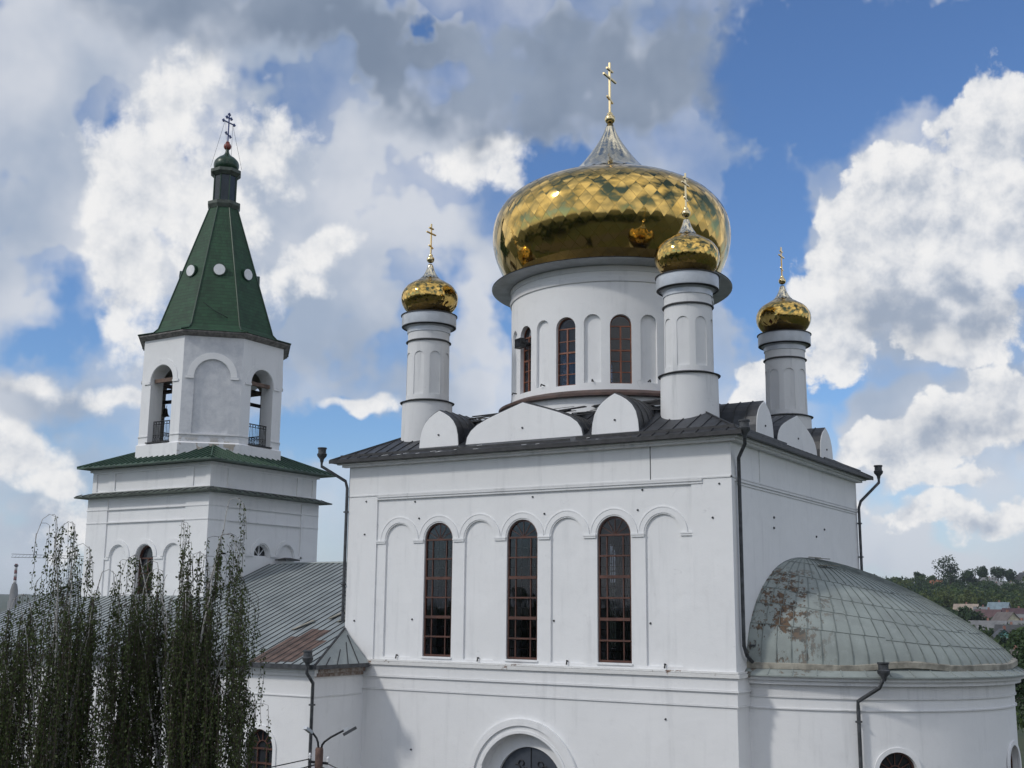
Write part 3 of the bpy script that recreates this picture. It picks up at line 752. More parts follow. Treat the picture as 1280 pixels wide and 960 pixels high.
# snapped white flashing strips lying on the front edge, and loose black sheets by the drum
bm = mb_new(); rnd = random.Random(11)
for _ in range(26):
    x = rnd.uniform(-15, -3.5); y = rnd.uniform(-.55, -.1); w = rnd.uniform(.05, .35)
    z = zE + (y + ov) * sl + .012
    beam(bm, (x, y, z), (x + w, y + rnd.uniform(-.05, .1), z + .01), rnd.uniform(.02, .05), .012)
part('peeling_strip', bm, M_WHITEPAINT, roof)
bm = mb_new(); rnd = random.Random(4)
for _ in range(60):
    x = rnd.uniform(-13.6, -4.6); y = rnd.uniform(1.6, 3.3); z = 17.45 + (y - 1.6) * .25 + rnd.uniform(0, .35)
    a = rnd.gauss(0, .25); L = rnd.uniform(.5, 2.6)
    beam(bm, (x, y, z), (x + L * cos(a), y + L * sin(a) * .4, z + rnd.uniform(-.12, .12)), rnd.uniform(.08, .3), .03)
part('loose_sheet', bm, M_DARKEDGE, roof)
bm = mb_new()
for _ in range(16):
    x = rnd.uniform(-12.5, -4); y = rnd.uniform(1.9, 2.9); z = 17.7 + rnd.uniform(0, .3); L = rnd.uniform(.3, 1.3); a = rnd.gauss(0, .15)
    beam(bm, (x, y, z), (x + L * cos(a), y + L * sin(a), z + rnd.uniform(-.04, .04)), rnd.uniform(.05, .14), .02)
part('bare_board', bm, simple('bare_grey_board', (.34, .34, .33), .8), roof)

# ---- gables (kokoshniks): keel-arched white fronts with barrel roofs behind
def keel(w, h, big=False):
    if big: k = [(1, 0), (.99, .10), (.965, .28), (.90, .43), (.79, .56), (.62, .68), (.42, .79), (.2, .90), (0, 1)]
    else: k = [(1, 0), (1, .16), (.965, .36), (.88, .56), (.72, .72), (.50, .84), (.25, .93), (0, 1)]
    r = [(u * w, v * h) for u, v in k]
    return [(-u, v) for u, v in r] + [(u, v) for u, v in reversed(r[:-1])]
def gable(cx, w, big, side):
    z0 = 16.3; zt = 17.97 if side == 0 else 17.86
    if side == 0: O, U, N = (cx, 0, 0), (1, 0, 0), (0, 1, 0)
    else: O, U, N = (0, cx, 0), (0, 1, 0), (-1, 0, 0)
    pts = [(u, z0 + v) for u, v in keel(w, zt - z0, big)]
    bm = mb_new(); prism(bm, pts, O, U, N, .10, .45)
    gb = part('gable', bm, M_PL)
    bm = mb_new(); pts2 = [(u * 1.025, z0 - .02 + (v - z0) * 1.03 + .01) for u, v in pts]
    prism(bm, pts2, O, U, N, .13, 3.6 if not big else 3.9)
    gr = part('gable_roof', bm, M_DARKROOF, gb)
    bm = mb_new(); n = len(pts2); k = .55
    while k < 3.4:
        for i in range(n - 1):
            (u0, v0), (u1, v1) = pts2[i], pts2[i + 1]
            a = Vector(O) + Vector(U) * u0 * 1.004 + Vector(N) * k + Vector((0, 0, v0 + .012)); b = Vector(O) + Vector(U) * u1 * 1.004 + Vector(N) * k + Vector((0, 0, v1 + .012))
            beam(bm, a, b, .03, .04)
        k += .5
    for (u, v) in [pts2[len(pts2) // 2]]:
        pass
    addto(gr, bm, M_SEAM)
    bm = mb_new(); c0 = Vector(O) + Vector((0, 0, z0 + (zt - z0) * .4)); a = c0 + Vector(N) * .06; b = c0 + Vector(N) * .14
    tube(bm, [a, b], [.035, .05], 10); part('vent_cap', bm, M_PIPE, gb)
for cx, w, big in ((-12.53, .96, False), (-8.55, 2.68, True), (-4.54, .97, False)): gable(cx, w, big, 0)
for cx, w, big in ((3.82, .92, False), (7.63, 2.45, True), (11.4, .88, False)): gable(cx, w, big, 1)

# ---- apse
APX, APR, APL = 0., 6.5, 7.35          # semi-ellipse: 6.5 across, 7.35 deep
AC = (0., 7.63)
def ap(bm, prof, n=60, mi=0): lathe(bm, prof, AC, n, mi, -pi / 2, pi / 2, APL / APR, 1.)
bm = mb_new(); ap(bm, [(0, -.3), (6.5, -.3), (6.5, 7.9), (0, 7.9)])
apse = part('apse_wall', bm, M_PL, church)
bm = mb_new()
ANG = [-74, -44.5, 0, 44.5]
def ap_frame(deg):
    a = radians(deg); px_, py_ = APL * cos(a), APR * sin(a)
    n = Vector((cos(a) / APL, sin(a) / APR, 0)).normalized(); return Vector((AC[0] + px_, AC[1] + py_, 0)), Vector((-n.y, n.x, 0)), n
for dg in (-52, -4, 44):
    O, U, N = ap_frame(dg); prism(bm, arch(0, .66, 2.6, 4.88), O, U, N, -.55, .3)
boolcut(apse, [bm]); apse.data.polygons.foreach_set('use_smooth', [True] * len(apse.data.polygons)); apse.data.set_sharp_from_angle(angle=radians(25))
for dg in (-52, -4, 44):
    O, U, N = ap_frame(dg)
    bm = mb_new(); arch_ring(bm, O, U, N, 0, 4.88, .655, .80, -.03, .045); pass
    for s in (-1, 1): prism(bm, [(s * .655, 2.6), (s * .80, 2.6), (s * .80, 4.878), (s * .655, 4.878)], O, U, N, -.03, .045)
    parts_each('window_surround', bm, M_PL, apse)
    bm = mb_new(); arch_ring(bm, O, U, N, 0, 4.88, .59, .65, -.30, -.22); 
    for s in (-1, 1): prism(bm, [(s * .59, 2.62), (s * .65, 2.62), (s * .65, 4.878), (s * .59, 4.878)], O, U, N, -.30, -.22)
    for k in range(1, 6): a = pi * k / 6; beam(bm, O + N * -.26 + U * .2 * cos(a) + Vector((0, 0, 4.88 + .2 * sin(a))), O + N * -.26 + U * .6 * cos(a) + Vector((0, 0, 4.88 + .6 * sin(a))), .03, .03, up=N)
    arch_ring(bm, O, U, N, 0, 4.88, .18, .22, -.28, -.24)
    for z in (4.86, 4.3, 3.7, 3.1): prism(bm, [(-.59, z - .025), (.59, z - .025), (.59, z + .025), (-.59, z + .025)], O, U, N, -.285, -.235)
    for u in (-.2, .2): prism(bm, [(u - .02, 2.62), (u + .02, 2.62), (u + .02, 4.83), (u - .02, 4.83)], O, U, N, -.275, -.245)
    w = part('apse_window', bm, M_BROWN, church)
    bm = mb_new(); prism(bm, arch(0, .62, 2.62, 4.88), O, U, N, -.32, -.305); part('pane', bm, M_DGLASS, w)
bm = mb_new()
for (z0, z1, d) in ((7.64, 7.78, .22), (7.785, 7.90, .34), (7.20, 7.25, .055), (6.82, 6.86, .055), (7.252, 7.638, .03)): ap(bm, [(6.45, z0), (6.5 + d, z0), (6.5 + d, z1), (6.45, z1)])
parts_each('apse_cornice', bm, M_PLD, apse, True, 30)
bm = mb_new(); ap(bm, [(6.5, 7.90), (6.98, 7.905), (6.98, 7.95), (6.52, 8.20), (6.3, 8.22)], 72)
for k in range(31):
    a = -pi / 2 + pi * k / 30
    p0 = Vector((6.97 * APL / APR * cos(a), 7.63 + 6.97 * sin(a), 7.965)); p1 = Vector((6.55 * APL / APR * cos(a), 7.63 + 6.55 * sin(a), 8.20)); beam(bm, p0, p1, .03, .03)
part('roof_skirt', bm, M_PATINA, church, False, label='flared light green metal skirt below the half dome')
bm = mb_new(); NB = 96
pr_ = []
for k in range(NB + 1):
    a = -pi / 2 + pi * k / NB; wv_ = .05 * sin(a * 7 + 1.1) + .03 * sin(a * 13)
    q = []
    for (r, z) in ((6.42, 8.10), (6.66, 8.16), (6.66, 8.34), (6.45, 8.44)):
        q.append(bm.verts.new((r * APL / APR * cos(a), 7.63 + r * sin(a), z + wv_)))
    if pr_:
        for i in range(3): bm.faces.new((pr_[i], q[i], q[i + 1], pr_[i + 1]))
    pr_ = q
part('edge_band', bm, M_BAND, church, True, 35)
def dome_pt(a, t, l=0.):
    """t = 0 rim .. 1 peak"""
    s = 1 - t ** 1.25; w = .82 * max(cos(a), 0) ** 1.2
    zz = (1 - w) * sqrt(max(1 - s ** 2.1, 0)) + w * (1 - s ** 1.5)
    r = 6.62 * s + l * .6; z = 8.28 + 3.86 * zz + l * .7
    return Vector((r * APL / APR * cos(a), 7.63 + r * sin(a), z))
bm = mb_new(); NA, NT = 72, 26; g_ = [[bm.verts.new(dome_pt(-pi / 2 + pi * k / NA, j / NT)) for k in range(NA + 1)] for j in range(NT)]
top = bm.verts.new(dome_pt(0, 1))
for j in range(NT - 1):
    for k in range(NA): bm.faces.new((g_[j][k], g_[j][k + 1], g_[j + 1][k + 1], g_[j + 1][k]))
for k in range(NA): bm.faces.new((g_[NT - 1][k], g_[NT - 1][k + 1], top))
hd = part('apse_roof', bm, M_PATINA, church, True, label='pale green patinated sheet metal half dome with rusted patches')
bm = mb_new(); rnd = random.Random(2); NS = 46
bands = [0, .11, .22, .34, .50, .72, 1.0]
for bi in range(6):
    off = rnd.uniform(0, .6) if bi else 0
    n = NS if bi < 3 else NS
    for k in range(n + 1):
        a = -pi / 2 + pi * min(max((k + (0 if bi in (0, 4, 5) else .12 * bi)) / n, 0), 1)
        pts = [dome_pt(a, bands[bi] + (bands[bi + 1] - bands[bi]) * j / 5 * (.985 if bi == 5 else 1), .012) for j in range(6)]
        for p0, p1 in zip(pts, pts[1:]): beam(bm, p0, p1, .017, .028)
for bi in range(1, 6):
    t0 = bands[bi]; jmp = 0
    for k in range(NA):
        if rnd.random() < .12: jmp = rnd.uniform(-.012, .012)
        beam(bm, dome_pt(-pi / 2 + pi * k / NA, t0 + jmp, .008), dome_pt(-pi / 2 + pi * (k + 1) / NA, t0 + jmp, .008), .016, .02)
addto(hd, bm, M_PATSEAM)
bm = mb_new()                                                       # lifted flaps near the peak
for (a, t, L) in ((-62, .93, .5), (-50, .90, .6), (-58, .72, .6), (-64, .70, .35)):
    p = dome_pt(radians(a), t, .08); beam(bm, p, p + Vector((L * .8, L * .45, -.03)), .22, .02)
part('loose_flap', bm, M_BAND, hd)

# ---- low wing to the left (refectory)
WX0, WX1, WY0, WY1 = -41., -15.95, -3.0, 18.3
bm = mb_new(); box(bm, WX0, WX1, WY0, -.001, -.3, 7.72); box(bm, WX0, -17.0, -.001, WY1, -.3, 7.72)
wing = part('wing_wall', bm, M_PL, church)
wins = [-18.6, -22.6, -26.6, -30.6, -34.6, -38.6]
bm = mb_new()
for x in wins: prism(bm, arch(x, .74, 2.4, 4.62), (0, 0, 0), X1, Y1, WY0 - .3, WY0 + .45)
# join the two boxes' shared face away: cut only touches the front
boolcut(wing, [bm])
bm = mb_new()
for x in wins:
    arch_ring(bm, (0, 0, 0), X1, Y1, x, 4.62, .735, .90, WY0 - .05, WY0 + .02)
    for s in (-1, 1): xx = sorted((x + s * .735, x + s * .90)); box(bm, xx[0], xx[1], WY0 - .05, WY0 + .02, 2.4, 4.618)
parts_each('window_surround', bm, M_PL, wing)
for x in wins:
    bm = mb_new(); yy = WY0 + .14
    arch_ring(bm, (0, 0, 0), X1, Y1, x, 4.62, .66, .735, yy, yy + .08)
    for s in (-1, 1): xx = sorted((x + s * .66, x + s * .735)); box(bm, xx[0], xx[1], yy, yy + .08, 2.42, 4.618)
    arch_ring(bm, (0, 0, 0), X1, Y1, x, 4.62, .27, .31, yy + .02, yy + .06)
    for k in range(1, 6): a = pi * k / 6; beam(bm, (x + .3 * cos(a), yy + .04, 4.62 + .3 * sin(a)), (x + .68 * cos(a), yy + .04, 4.62 + .68 * sin(a)), .035, .03, up=(0, 1, 0))
    for z in (4.60, 4.05, 3.5, 2.95): box(bm, x - .66, x + .66, yy + .005, yy + .065, z - .035, z + .035)
    for dx in (-.24, .24): box(bm, x + dx - .025, x + dx + .025, yy + .012, yy + .06, 2.42, 4.56)
    w = part('wing_window', bm, M_BROWN, church)
    bm = mb_new(); prism(bm, arch(x, .70, 2.42, 4.62), (0, 0, 0), X1, Y1, yy + .09, yy + .10); part('pane', bm, M_DGLASS, w)
bm = mb_new()
box(bm, WX0, WX1 + .12, WY0 - .12, WY0 + .02, 7.44, 7.56); box(bm, WX0, WX1 + .2, WY0 - .2, WY0 + .02, 7.565, 7.72); box(bm, WX0, WX1 + .04, WY0 - .04, WY0 + .02, 6.66, 6.70)
box(bm, WX1 - .02, WX1 + .04, WY0 + .021, -.13, 6.66, 6.70)
parts_each('wing_cornice', bm, M_PLD, wing)
bm = mb_new(); box(bm, WX1 - .02, WX1 + .13, WY0 + .021, -.17, 7.42, 7.56); box(bm, WX1 - .02, WX1 + .24, WY0 + .021, -.19, 7.563, 7.72)
part('broken_cornice', bm, M_BRICK, wing, label='crumbling brick cornice at the end of the low wing')
# roof of the wing: front slope with hip against the main block
def zr(y): return 7.86 + (y + 3.45) * (12.27 - 7.86) / (7.9 + 3.45)
bm = mb_new()
EX = WX1 + .42
V_ = lambda *p: bm.verts.new(p)
a0, a1 = V_(WX0 - .4, -3.45, 7.86), V_(EX, -3.45, 7.86)
hx, hy = -16.98, -.02; hz = zr(-.02)
b1 = V_(hx, hy, hz); b0 = V_(WX0 - .4, hy, hz); c0, c1 = V_(WX0 - .4, 7.9, 12.27), V_(hx, 7.9, 12.27); d0, d1 = V_(WX0 - .4, 19, 7.9), V_(hx, 19, 7.9)
e1 = V_(EX, -.17, 7.86)
bm.faces.new((a0, a1, b1, b0)); bm.faces.new((b0, b1, c1, c0)); bm.faces.new((c0, c1, d1, d0)); bm.faces.new((a1, e1, b1))
u0, u1, u2, u3 = V_(WX0 - .4, -3.45, 7.725), V_(EX, -3.45, 7.725), V_(EX, -.17, 7.725), V_(WX0 - .4, 19, 7.725); u4 = V_(-17.0, 19, 7.725); u5 = V_(-17., -.17, 7.725)
bm.faces.new((u0, u1, a1, a0)); bm.faces.new((u1, u2, e1, a1)); bm.faces.new((u0, u3, u4, u5, u2, u1)); bm.faces.new((u0, a0, b0, c0, d0, u3)); bm.faces.new((u3, d0, d1, u4))
wr = part('wing_roof', bm, M_GREYROOF, church)
bm = mb_new(); x = WX0 - .2
while x < -16.99:
    ye = -.02 if x > -16.98 else 7.9
    if not (-38.0 < x < -28.9): seam(bm, (x, -3.45, 7.86), (x, 7.9, 12.27))
    else: seam(bm, (x, -3.45, 7.86), (x, 3.38, zr(3.38)))
    x += .40
for x in (-16.75, -16.35, -15.95): f_x = (EX - x) / (EX - hx); seam(bm, (x, -3.45, 7.86), (x, -3.45 + 3.43 * f_x, 7.86 + (hz - 7.86) * f_x))
seam(bm, (EX, -3.45, 7.86), (hx, hy, hz), .06, .07)
for k in range(1, 5):
    y = -3.45 + 3.28 * k / 5; 
    q = k / 5.
    seam(bm, (EX, y, 7.86), (EX + (hx - EX) * q, y + (hy - y) * q, 7.86 + (hz - 7.86) * q), .03, .04)
addto(wr, bm, M_SEAM)
bm = mb_new()                                                       # bare and rusted sheets let into the slope by the hip
for (x0, x1, y0, y1) in ((-19.1, -18.72, -3.35, -.9), (-18.68, -18.33, -3.35, -.1), (-18.3, -17.53, -3.3, -.2), (-17.5, -16.9, -3.2, -1.2)):
    bm.faces.new([bm.verts.new((xx, yy, zr(yy) + .012)) for xx, yy in ((x0, y0), (x1, y0), (x1, y1), (x0, y1))])
part('rusted_sheet', bm, M_RUST, wr)
bm = mb_new()
for (x0, x1, y, L) in ((-18.6, -18.2, .9, 1.2), (-19.6, -19.2, -.3, .9), (-17.7, -17.3, 1.5, 1.1), (-17.9, -17.6, .6, .5)):
    beam(bm, (x0, y, zr(y) + .05), (x1, y + L, zr(y + L) + .09), .25, .02)
beam(bm, (-24.6, .2, zr(.2) + .04), (-23.7, .9, zr(.9) + .06), .05, .03)
part('loose_flap', bm, M_BAND, wr)
bm = mb_new(); box(bm, WX0 - .4, EX + .02, -3.50, -3.451, 7.73, 7.90); box(bm, EX + .001, EX + .05, -3.45, -.2, 7.73, 7.88); parts_each('eave_board', bm, M_PIPE, wr)
bm = mb_new(); tube(bm, [(-27.9, 7.9, 12.29), (-17.1, 7.9, 12.29)], .06, 8); part('ridge_cap', bm, M_GREYROOF, wr)

# ---- downpipes
def downpipe(pts, hop=True, r=.065, brackets=()):
    bm = mb_new(); tube(bm, pts, r, 10)
    for z in brackets: box(bm, pts[-1][0] - .09, pts[-1][0] + .09, pts[-1][1] - .09, pts[-1][1] + .09, z - .03, z + .03)
    p = part('downpipe', bm, M_PIPE, church, True, 40)
    if hop:
        x, y, z = pts[0]; bm = mb_new()
        lathe(bm, [(.0, z - .12), (.07, z - .12), (.09, z), (.20, z + .13), (.215, z + .22), (.17, z + .26), (.17, z + .42), (.20, z + .44), (.20, z + .49), (0, z + .49)], (x, y), 12)
        part('hopper', bm, M_PIPE, p, True, 40)
downpipe([(.68, -.42, 16.0), (.60, -.2, 15.7), (.16, .32, 15.3), (.13, .4, 15.0), (.13, .42, 9.3), (.13, .42, 8.9), (.16, .62, 8.55), (.2, 1.1, 8.3)], brackets=(8.9,))
downpipe([(-17.95, -.75, 16.2), (-17.95, -.75, 15.9), (-17.2, -.05, 15.3), (-17.12, -.02, 15.0), (-17.12, -.02, 9.5)], brackets=(14, 11))
downpipe([(.85, DP + .75, 16.2), (.85, DP + .75, 15.9), (.2, DP - .05, 15.0), (.13, DP - .14, 14.7), (.13, DP - .14, 11.6)], brackets=(14, 12.5))
O, U, N = ap_frame(-56.)
a = O + N * .62; b = O + N * .60 - U * .15; c = O + N * .13 - U * .75
downpipe([(a.x, a.y, 7.95), (b.x, b.y, 7.62), (c.x, c.y, 7.15), (c.x, c.y, 6.9), (c.x, c.y, .3)], brackets=(6.5, 4.5, 2))
O, U, N = ap_frame(38.); a = O + N * .14; downpipe([(a.x, a.y, 7.55), (a.x, a.y, .3)], False)
downpipe([(-15.75, -3.62, 7.95), (-15.78, -3.6, 7.6), (-15.86, -3.14, 7.2), (-15.9, -3.1, 7.0), (-15.9, -3.1, .3)], brackets=(6.4, 3.4))
bm = mb_new(); tube(bm, [(-17.10, .12, 15.9), (-17.1, .12, 9.6)], .02, 6); part('lightning_cable', bm, M_IRON)

# ---- small fittings in the walls
vents = [(-16.08, 14.4), (-13.6, 14.3), (-8.04, 14.26), (-3.43, 14.32), (-.45, 14.4), (-16.11, 13.04), (-13.38, 13.62), (-7.52, 13.60), (-3.62, 13.6), (-.72, 13.23), (-16.51, 9.53), (-13.61, 9.62), (-7.14, 9.64), (-3.21, 9.6), (-13.46, 4.65), (-2.62, 6.37)]
for (x, z) in vents:
    y = .06 if (-15.5 < x < -1.5 and 8 < z < 14.42) else 0.
    for n_ in bays_n:
        if abs(x - n_) < .69 and 8.1 < z < 12.8: y = .14
    bm = mb_new(); tube(bm, [(x, y + .01, z), (x, y - .04, z)], [.042, .032], 10); part('vent_cap', bm, M_PIPE)
for (y, z) in ((4.15, 13.5), (4.11, 13.11), (9.15, 13.07), (10.26, 13.43)):
    bm = mb_new(); tube(bm, [(-.01, y, z), (.05, y, z)], [.05, .04], 10); part('vent_cap', bm, M_PIPE)
for x in bays_n:
    bm = mb_new(); tube(bm, [(x, .15, 8.20), (x, .05, 8.22), (x + .03, .0, 8.18), (x + .03, -.03, 8.08)], .028, 6); part('drain_spout', bm, M_IRON)
for k in range(24):
    if k % 2:
        a = radians(15 * k + DOFF); N = Vector((cos(a), sin(a), 0)); bm = mb_new(); O = Vector((AX[0], AX[1], 0))
        p = O + N * 4.35 + Vector((0, 0, 19.26)); tube(bm, [p, p + N * .22 + Vector((0, 0, .03)), p + N * .25 + Vector((0, 0, -.06))], .03, 6); part('drain_spout', bm, M_IRON)

# ------------------------------------------------------------------ bell tower
TX0, TX1, TY0, TY1 = -38.0, -28.86, 3.41, 11.62
TC = (-33.35, 7.55)
tower = empty('bell_tower', (-33.35, 7.55, 0), 'white bell tower with open belfry and green shingled tent spire', 'bell tower')
def tp(name, bm, m, parent=None, smooth=False, autos=None, label=None): return part(name, bm, m, parent or tower, smooth, autos, label)
bm = mb_new(); box(bm, TX0, TX1, TY0, TY1, -.3, 15.72)
tw = tp('tower_wall', bm, M_PL)
bm = mb_new()
box(bm, -36.4, -30.5, TY0 - .3, TY0 + .07, 1, 15.6); box(bm, TX1 - .07, TX1 + .3, 4.75, 10.25, 1, 15.6)
bm2 = mb_new()
for x in (-35.4, -31.3): prism(bm2, arch(x, .62, 9.5, 12.55), (0, 0, 0), X1, Y1, TY0 - .2, TY0 + .16)
prism(bm2, arch(-33.35, .66, 9.3, 12.5), (0, 0, 0), X1, Y1, TY0 - .2, TY0 + .7)
for y in (5.55, 9.22): prism(bm2, arch(y, .56, 9.5, 12.75), (0, 0, 0), (0, 1, 0), (1, 0, 0), TX1 - .16, TX1 + .2)
prism(bm2, arch(7.36, .56, 12.62, 12.72), (0, 0, 0), (0, 1, 0), (1, 0, 0), TX1 - .6, TX1 + .2)
boolcut(tw, [bm, bm2])
bm = mb_new()
for x in (-35.4, -33.35, -31.3): arch_ring(bm, (0, 0, 0), X1, Y1, x, 12.55, .66, .90, TY0 + .02, TY0 + .08)
for y in (5.55, 7.36, 9.22): arch_ring(bm, (0, 0, 0), Y1, X1, y, 12.75, .60, .82, TX1 - .08, TX1 - .02)
parts_each('archivolt', bm, M_PL, tower)
bm = mb_new()
for x in (-36.42, -34.38, -32.32, -30.28): box(bm, x - .32, x + .32, TY0 + .01, TY0 + .08, 12.42, 12.52)
for y in (4.7, 6.45, 8.28, 10.1): box(bm, TX1 - .08, TX1 + .0, y - .3, y + .3, 12.64, 12.73)
parts_each('impost', bm, M_PL, tower)
bm = mb_new()
for z in (15.02, 14.33): box(bm, TX0 - .03, TX1 + .03, TY0 - .03, TY0 + .1, z, z + .05); box(bm, TX1 - .1, TX1 + .03, TY0 + .101, TY1, z, z + .05)
parts_each('string_course', bm, M_PLD, tower)
bm = mb_new(); arch_ring(bm, (0, 0, 0), X1, Y1, -33.35, 12.5, .56, .65, TY0 + .3, TY0 + .4)
for s in (-1, 1): xx = sorted((-33.35 + s * .56, -33.35 + s * .65)); box(bm, xx[0], xx[1], TY0 + .3, TY0 + .4, 9.3, 12.498)
for z in (12.48, 11.7, 10.9, 10.1): box(bm, -33.9, -32.8, TY0 + .31, TY0 + .39, z - .03, z + .03)
box(bm, -33.38, -33.32, TY0 + .315, TY0 + .385, 9.3, 12.45)
w = tp('tower_window', bm, M_BROWN); bm = mb_new(); prism(bm, arch(-33.35, .6, 9.35, 12.5), (0, 0, 0), X1, Y1, TY0 + .41, TY0 + .42); tp('pane', bm, M_DGLASS, w)
bm = mb_new(); arch_ring(bm, (0, 0, 0), Y1, X1, 7.36, 12.72, .49, .55, TX1 - .32, TX1 - .24); box(bm, TX1 - .31, TX1 - .25, 7.34, 7.38, 12.66, 13.2); box(bm, TX1 - .32, TX1 - .24, 6.82, 7.9, 12.63, 12.69)
for s in (-1, 1): beam(bm, (TX1 - .28, 7.36, 12.69), (TX1 - .28, 7.36 + s * .36, 13.05), .03, .03)
w = tp('lunette_window', bm, M_WHITEPAINT); bm = mb_new(); prism(bm, arch(7.36, .52, 12.64, 12.72), (0, 0, 0), Y1, X1, TX1 - .36, TX1 - .35); tp('pane', bm, M_DGLASS, w)
bm = mb_new(); box(bm, TX1 + .01, TX1 + .6, 8.55, 9.15, 11.6, 12.5); v = tp('vent_box', bm, M_PLD); bm = mb_new(); hip(bm, TX1 + .0, TX1 + .8, 8.3, 9.4, 12.53, .35, 12.64, 0, .04); tp('vent_lid', bm, M_DARKEDGE, v)
# small roof ledge between the tiers and frieze tier
def ledge_roof(z0, o0, z1, o1, m, name):
    bm = mb_new(); q = []
    for (o_, z) in ((o0, z0), (o0 + .01, z0 + .07), (o1, z1)):
        q.append([bm.verts.new(p) for p in ((TX0 - o_, TY0 - o_, z), (TX1 + o_, TY0 - o_, z), (TX1 + o_, TY1 + o_, z), (TX0 - o_, TY1 + o_, z))])
    for a, b in zip(q, q[1:]):
        for k in range(4): bm.faces.new((a[k], a[(k + 1) % 4], b[(k + 1) % 4], b[k]))
    bm.faces.new(list(reversed(q[0]))); bm.faces.new(q[-1])
    return tp(name, bm, m)
lr = ledge_roof(15.70, .52, 16.0, -.12, M_GREENEDGE, 'ledge_roof')
bm = mb_new(); x = TX0 - .4
while x < TX1 + .5: beam(bm, (x, TY0 - .53, 15.79), (x, TY0 - .1, 15.93), .03, .04); x += .55
y = TY0
while y < TY1 + .4: beam(bm, (TX1 + .53, y, 15.79), (TX1 + .1, y, 15.93), .03, .04); y += .55
addto(lr, bm, M_PIPE)
bm = mb_new(); box(bm, TX0 + .12, TX1 - .12, TY0 + .12, TY1 - .12, 15.8, 17.3); fz = tp('frieze_wall', bm, M_PL)
bm = mb_new()
for a, b in ((-37.55, -36.6), (-36.1, -30.7), (-30.2, -29.3)): box(bm, a, b, TY0 - .2, TY0 + .18, 16.05, 17.0)
for a, b in ((3.85, 4.75), (5.15, 9.95), (10.35, 11.2)): box(bm, TX1 - .18, TX1 + .2, a, b, 16.05, 17.0)
boolcut(fz, [bm])
bm = mb_new(); box(bm, TX0 + .0, TX1 - .0, TY0 - .0, TY1, 17.10, 17.24); tp('frieze_cornice', bm, M_PLD)
bm = mb_new(); hip(bm, TX0 - .35, TX1 + .62, TY0 - .62, TY1 + .62, 17.33, 3.2, 18.72, 0, .07)
tr = tp('tower_roof', bm, M_GREENROOF); bm = mb_new(); sl2 = 1.39 / 3.2
x = TX0 - .2
while x < TX1 + .6:
    e = min(3.2, x - TX0 + .35, TX1 + .62 - x); e2 = min(e, 1.6)
    seam(bm, (x, TY0 - .62, 17.33), (x, TY0 - .62 + e, 17.33 + sl2 * e), .05, .07); x += .42
y = TY0 - .4
while y < TY1 + .6:
    e = min(3.2, y - TY0 + .62, TY1 + .62 - y)
    seam(bm, (TX1 + .62, y, 17.33), (TX1 + .62 - e, y, 17.33 + sl2 * e), .05, .07); y += .42
for (px_, py_, sx_, sy_) in ((TX1 + .62, TY0 - .62, -1, 1), (TX0 - .35, TY0 - .62, 1, 1), (TX1 + .62, TY1 + .62, -1, -1)): seam(bm, (px_, py_, 17.33), (px_ + sx_ * 3.2, py_ + sy_ * 3.2, 18.72), .07, .08)
addto(tr, bm, simple('green_seam', (.03, .075, .045), .5, .1))
# octagonal belfry
C8 = 1 / cos(pi / 8); AP = 3.7
def oct_(bm, prof, mi=0): lathe(bm, [(r * C8, z) for r, z in prof], TC, 8, mi, pi / 8, pi / 8 + 2 * pi)
bm = mb_new(); oct_(bm, [(0, 17.5), (AP + .10, 17.5), (AP + .10, 18.42), (AP, 18.50), (AP, 24.3), (0, 24.3)])
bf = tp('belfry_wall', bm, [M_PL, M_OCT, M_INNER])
bm = mb_new(); oct_(bm, [(0, 18.3), (2.85, 18.3), (2.85, 23.6), (0, 23.6)]); cut = [bm]
b1 = mb_new(); b2 = mb_new()
for k in range(8):
    a = radians(45 * k); N = (cos(a), sin(a), 0); U = (-sin(a), cos(a), 0); O = (*TC, 0)
    if k % 2 == 0: prism(b1, arch(0, .84, 18.55, 21.85), O, U, N, 2.5, 4.2)
    else: prism(b2, arch(0, .92, 18.95, 22.0), O, U, N, AP - .10, 4.2)
boolcut(bf, cut + [b1, b2])
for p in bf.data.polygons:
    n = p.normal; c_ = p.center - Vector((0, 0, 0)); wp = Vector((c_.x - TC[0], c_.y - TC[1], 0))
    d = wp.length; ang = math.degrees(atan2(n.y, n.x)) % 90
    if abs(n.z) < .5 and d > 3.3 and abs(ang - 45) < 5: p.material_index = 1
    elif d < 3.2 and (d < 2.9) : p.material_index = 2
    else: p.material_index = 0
bm = mb_new(); bi_ = mb_new()
for k in range(8):
    a = radians(45 * k); N = (cos(a), sin(a), 0); U = (-sin(a), cos(a), 0); O = (*TC, 0)
    r = .84 if k % 2 == 0 else .92; zs = 21.85 if k % 2 == 0 else 22.0
    arch_ring(bm, O, U, N, 0, zs, r + .02, r + .36, AP - .02, AP + .035)
    for s in (-1, 1):
        u0, u1 = sorted((s * (r + .02), s * min(r + .45, 1.50)))
        prism(bi_, [(u0, zs - .14), (u1, zs - .14), (u1, zs - .02), (u0, zs - .02)], O, U, N, AP - .02, AP + .07)
        u0, u1 = sorted((s * (r + .03), s * (r + .28)))
parts_each('archivolt', bm, M_PL, tower); parts_each('impost', bi_, M_PL, tower)
bm = mb_new(); oct_(bm, [(AP - .05, 18.86), (AP + .04, 18.86), (AP + .04, 18.91), (AP - .05, 18.91), (AP - .05, 18.86)])
b1 = mb_new(); oct_(b1, [(0, 23.92), (AP + .05, 23.92), (AP + .05, 24.02), (0, 24.02)]); b1.free(); 
sc_ = tp('string_course', bm, M_PLD)
b1 = mb_new()
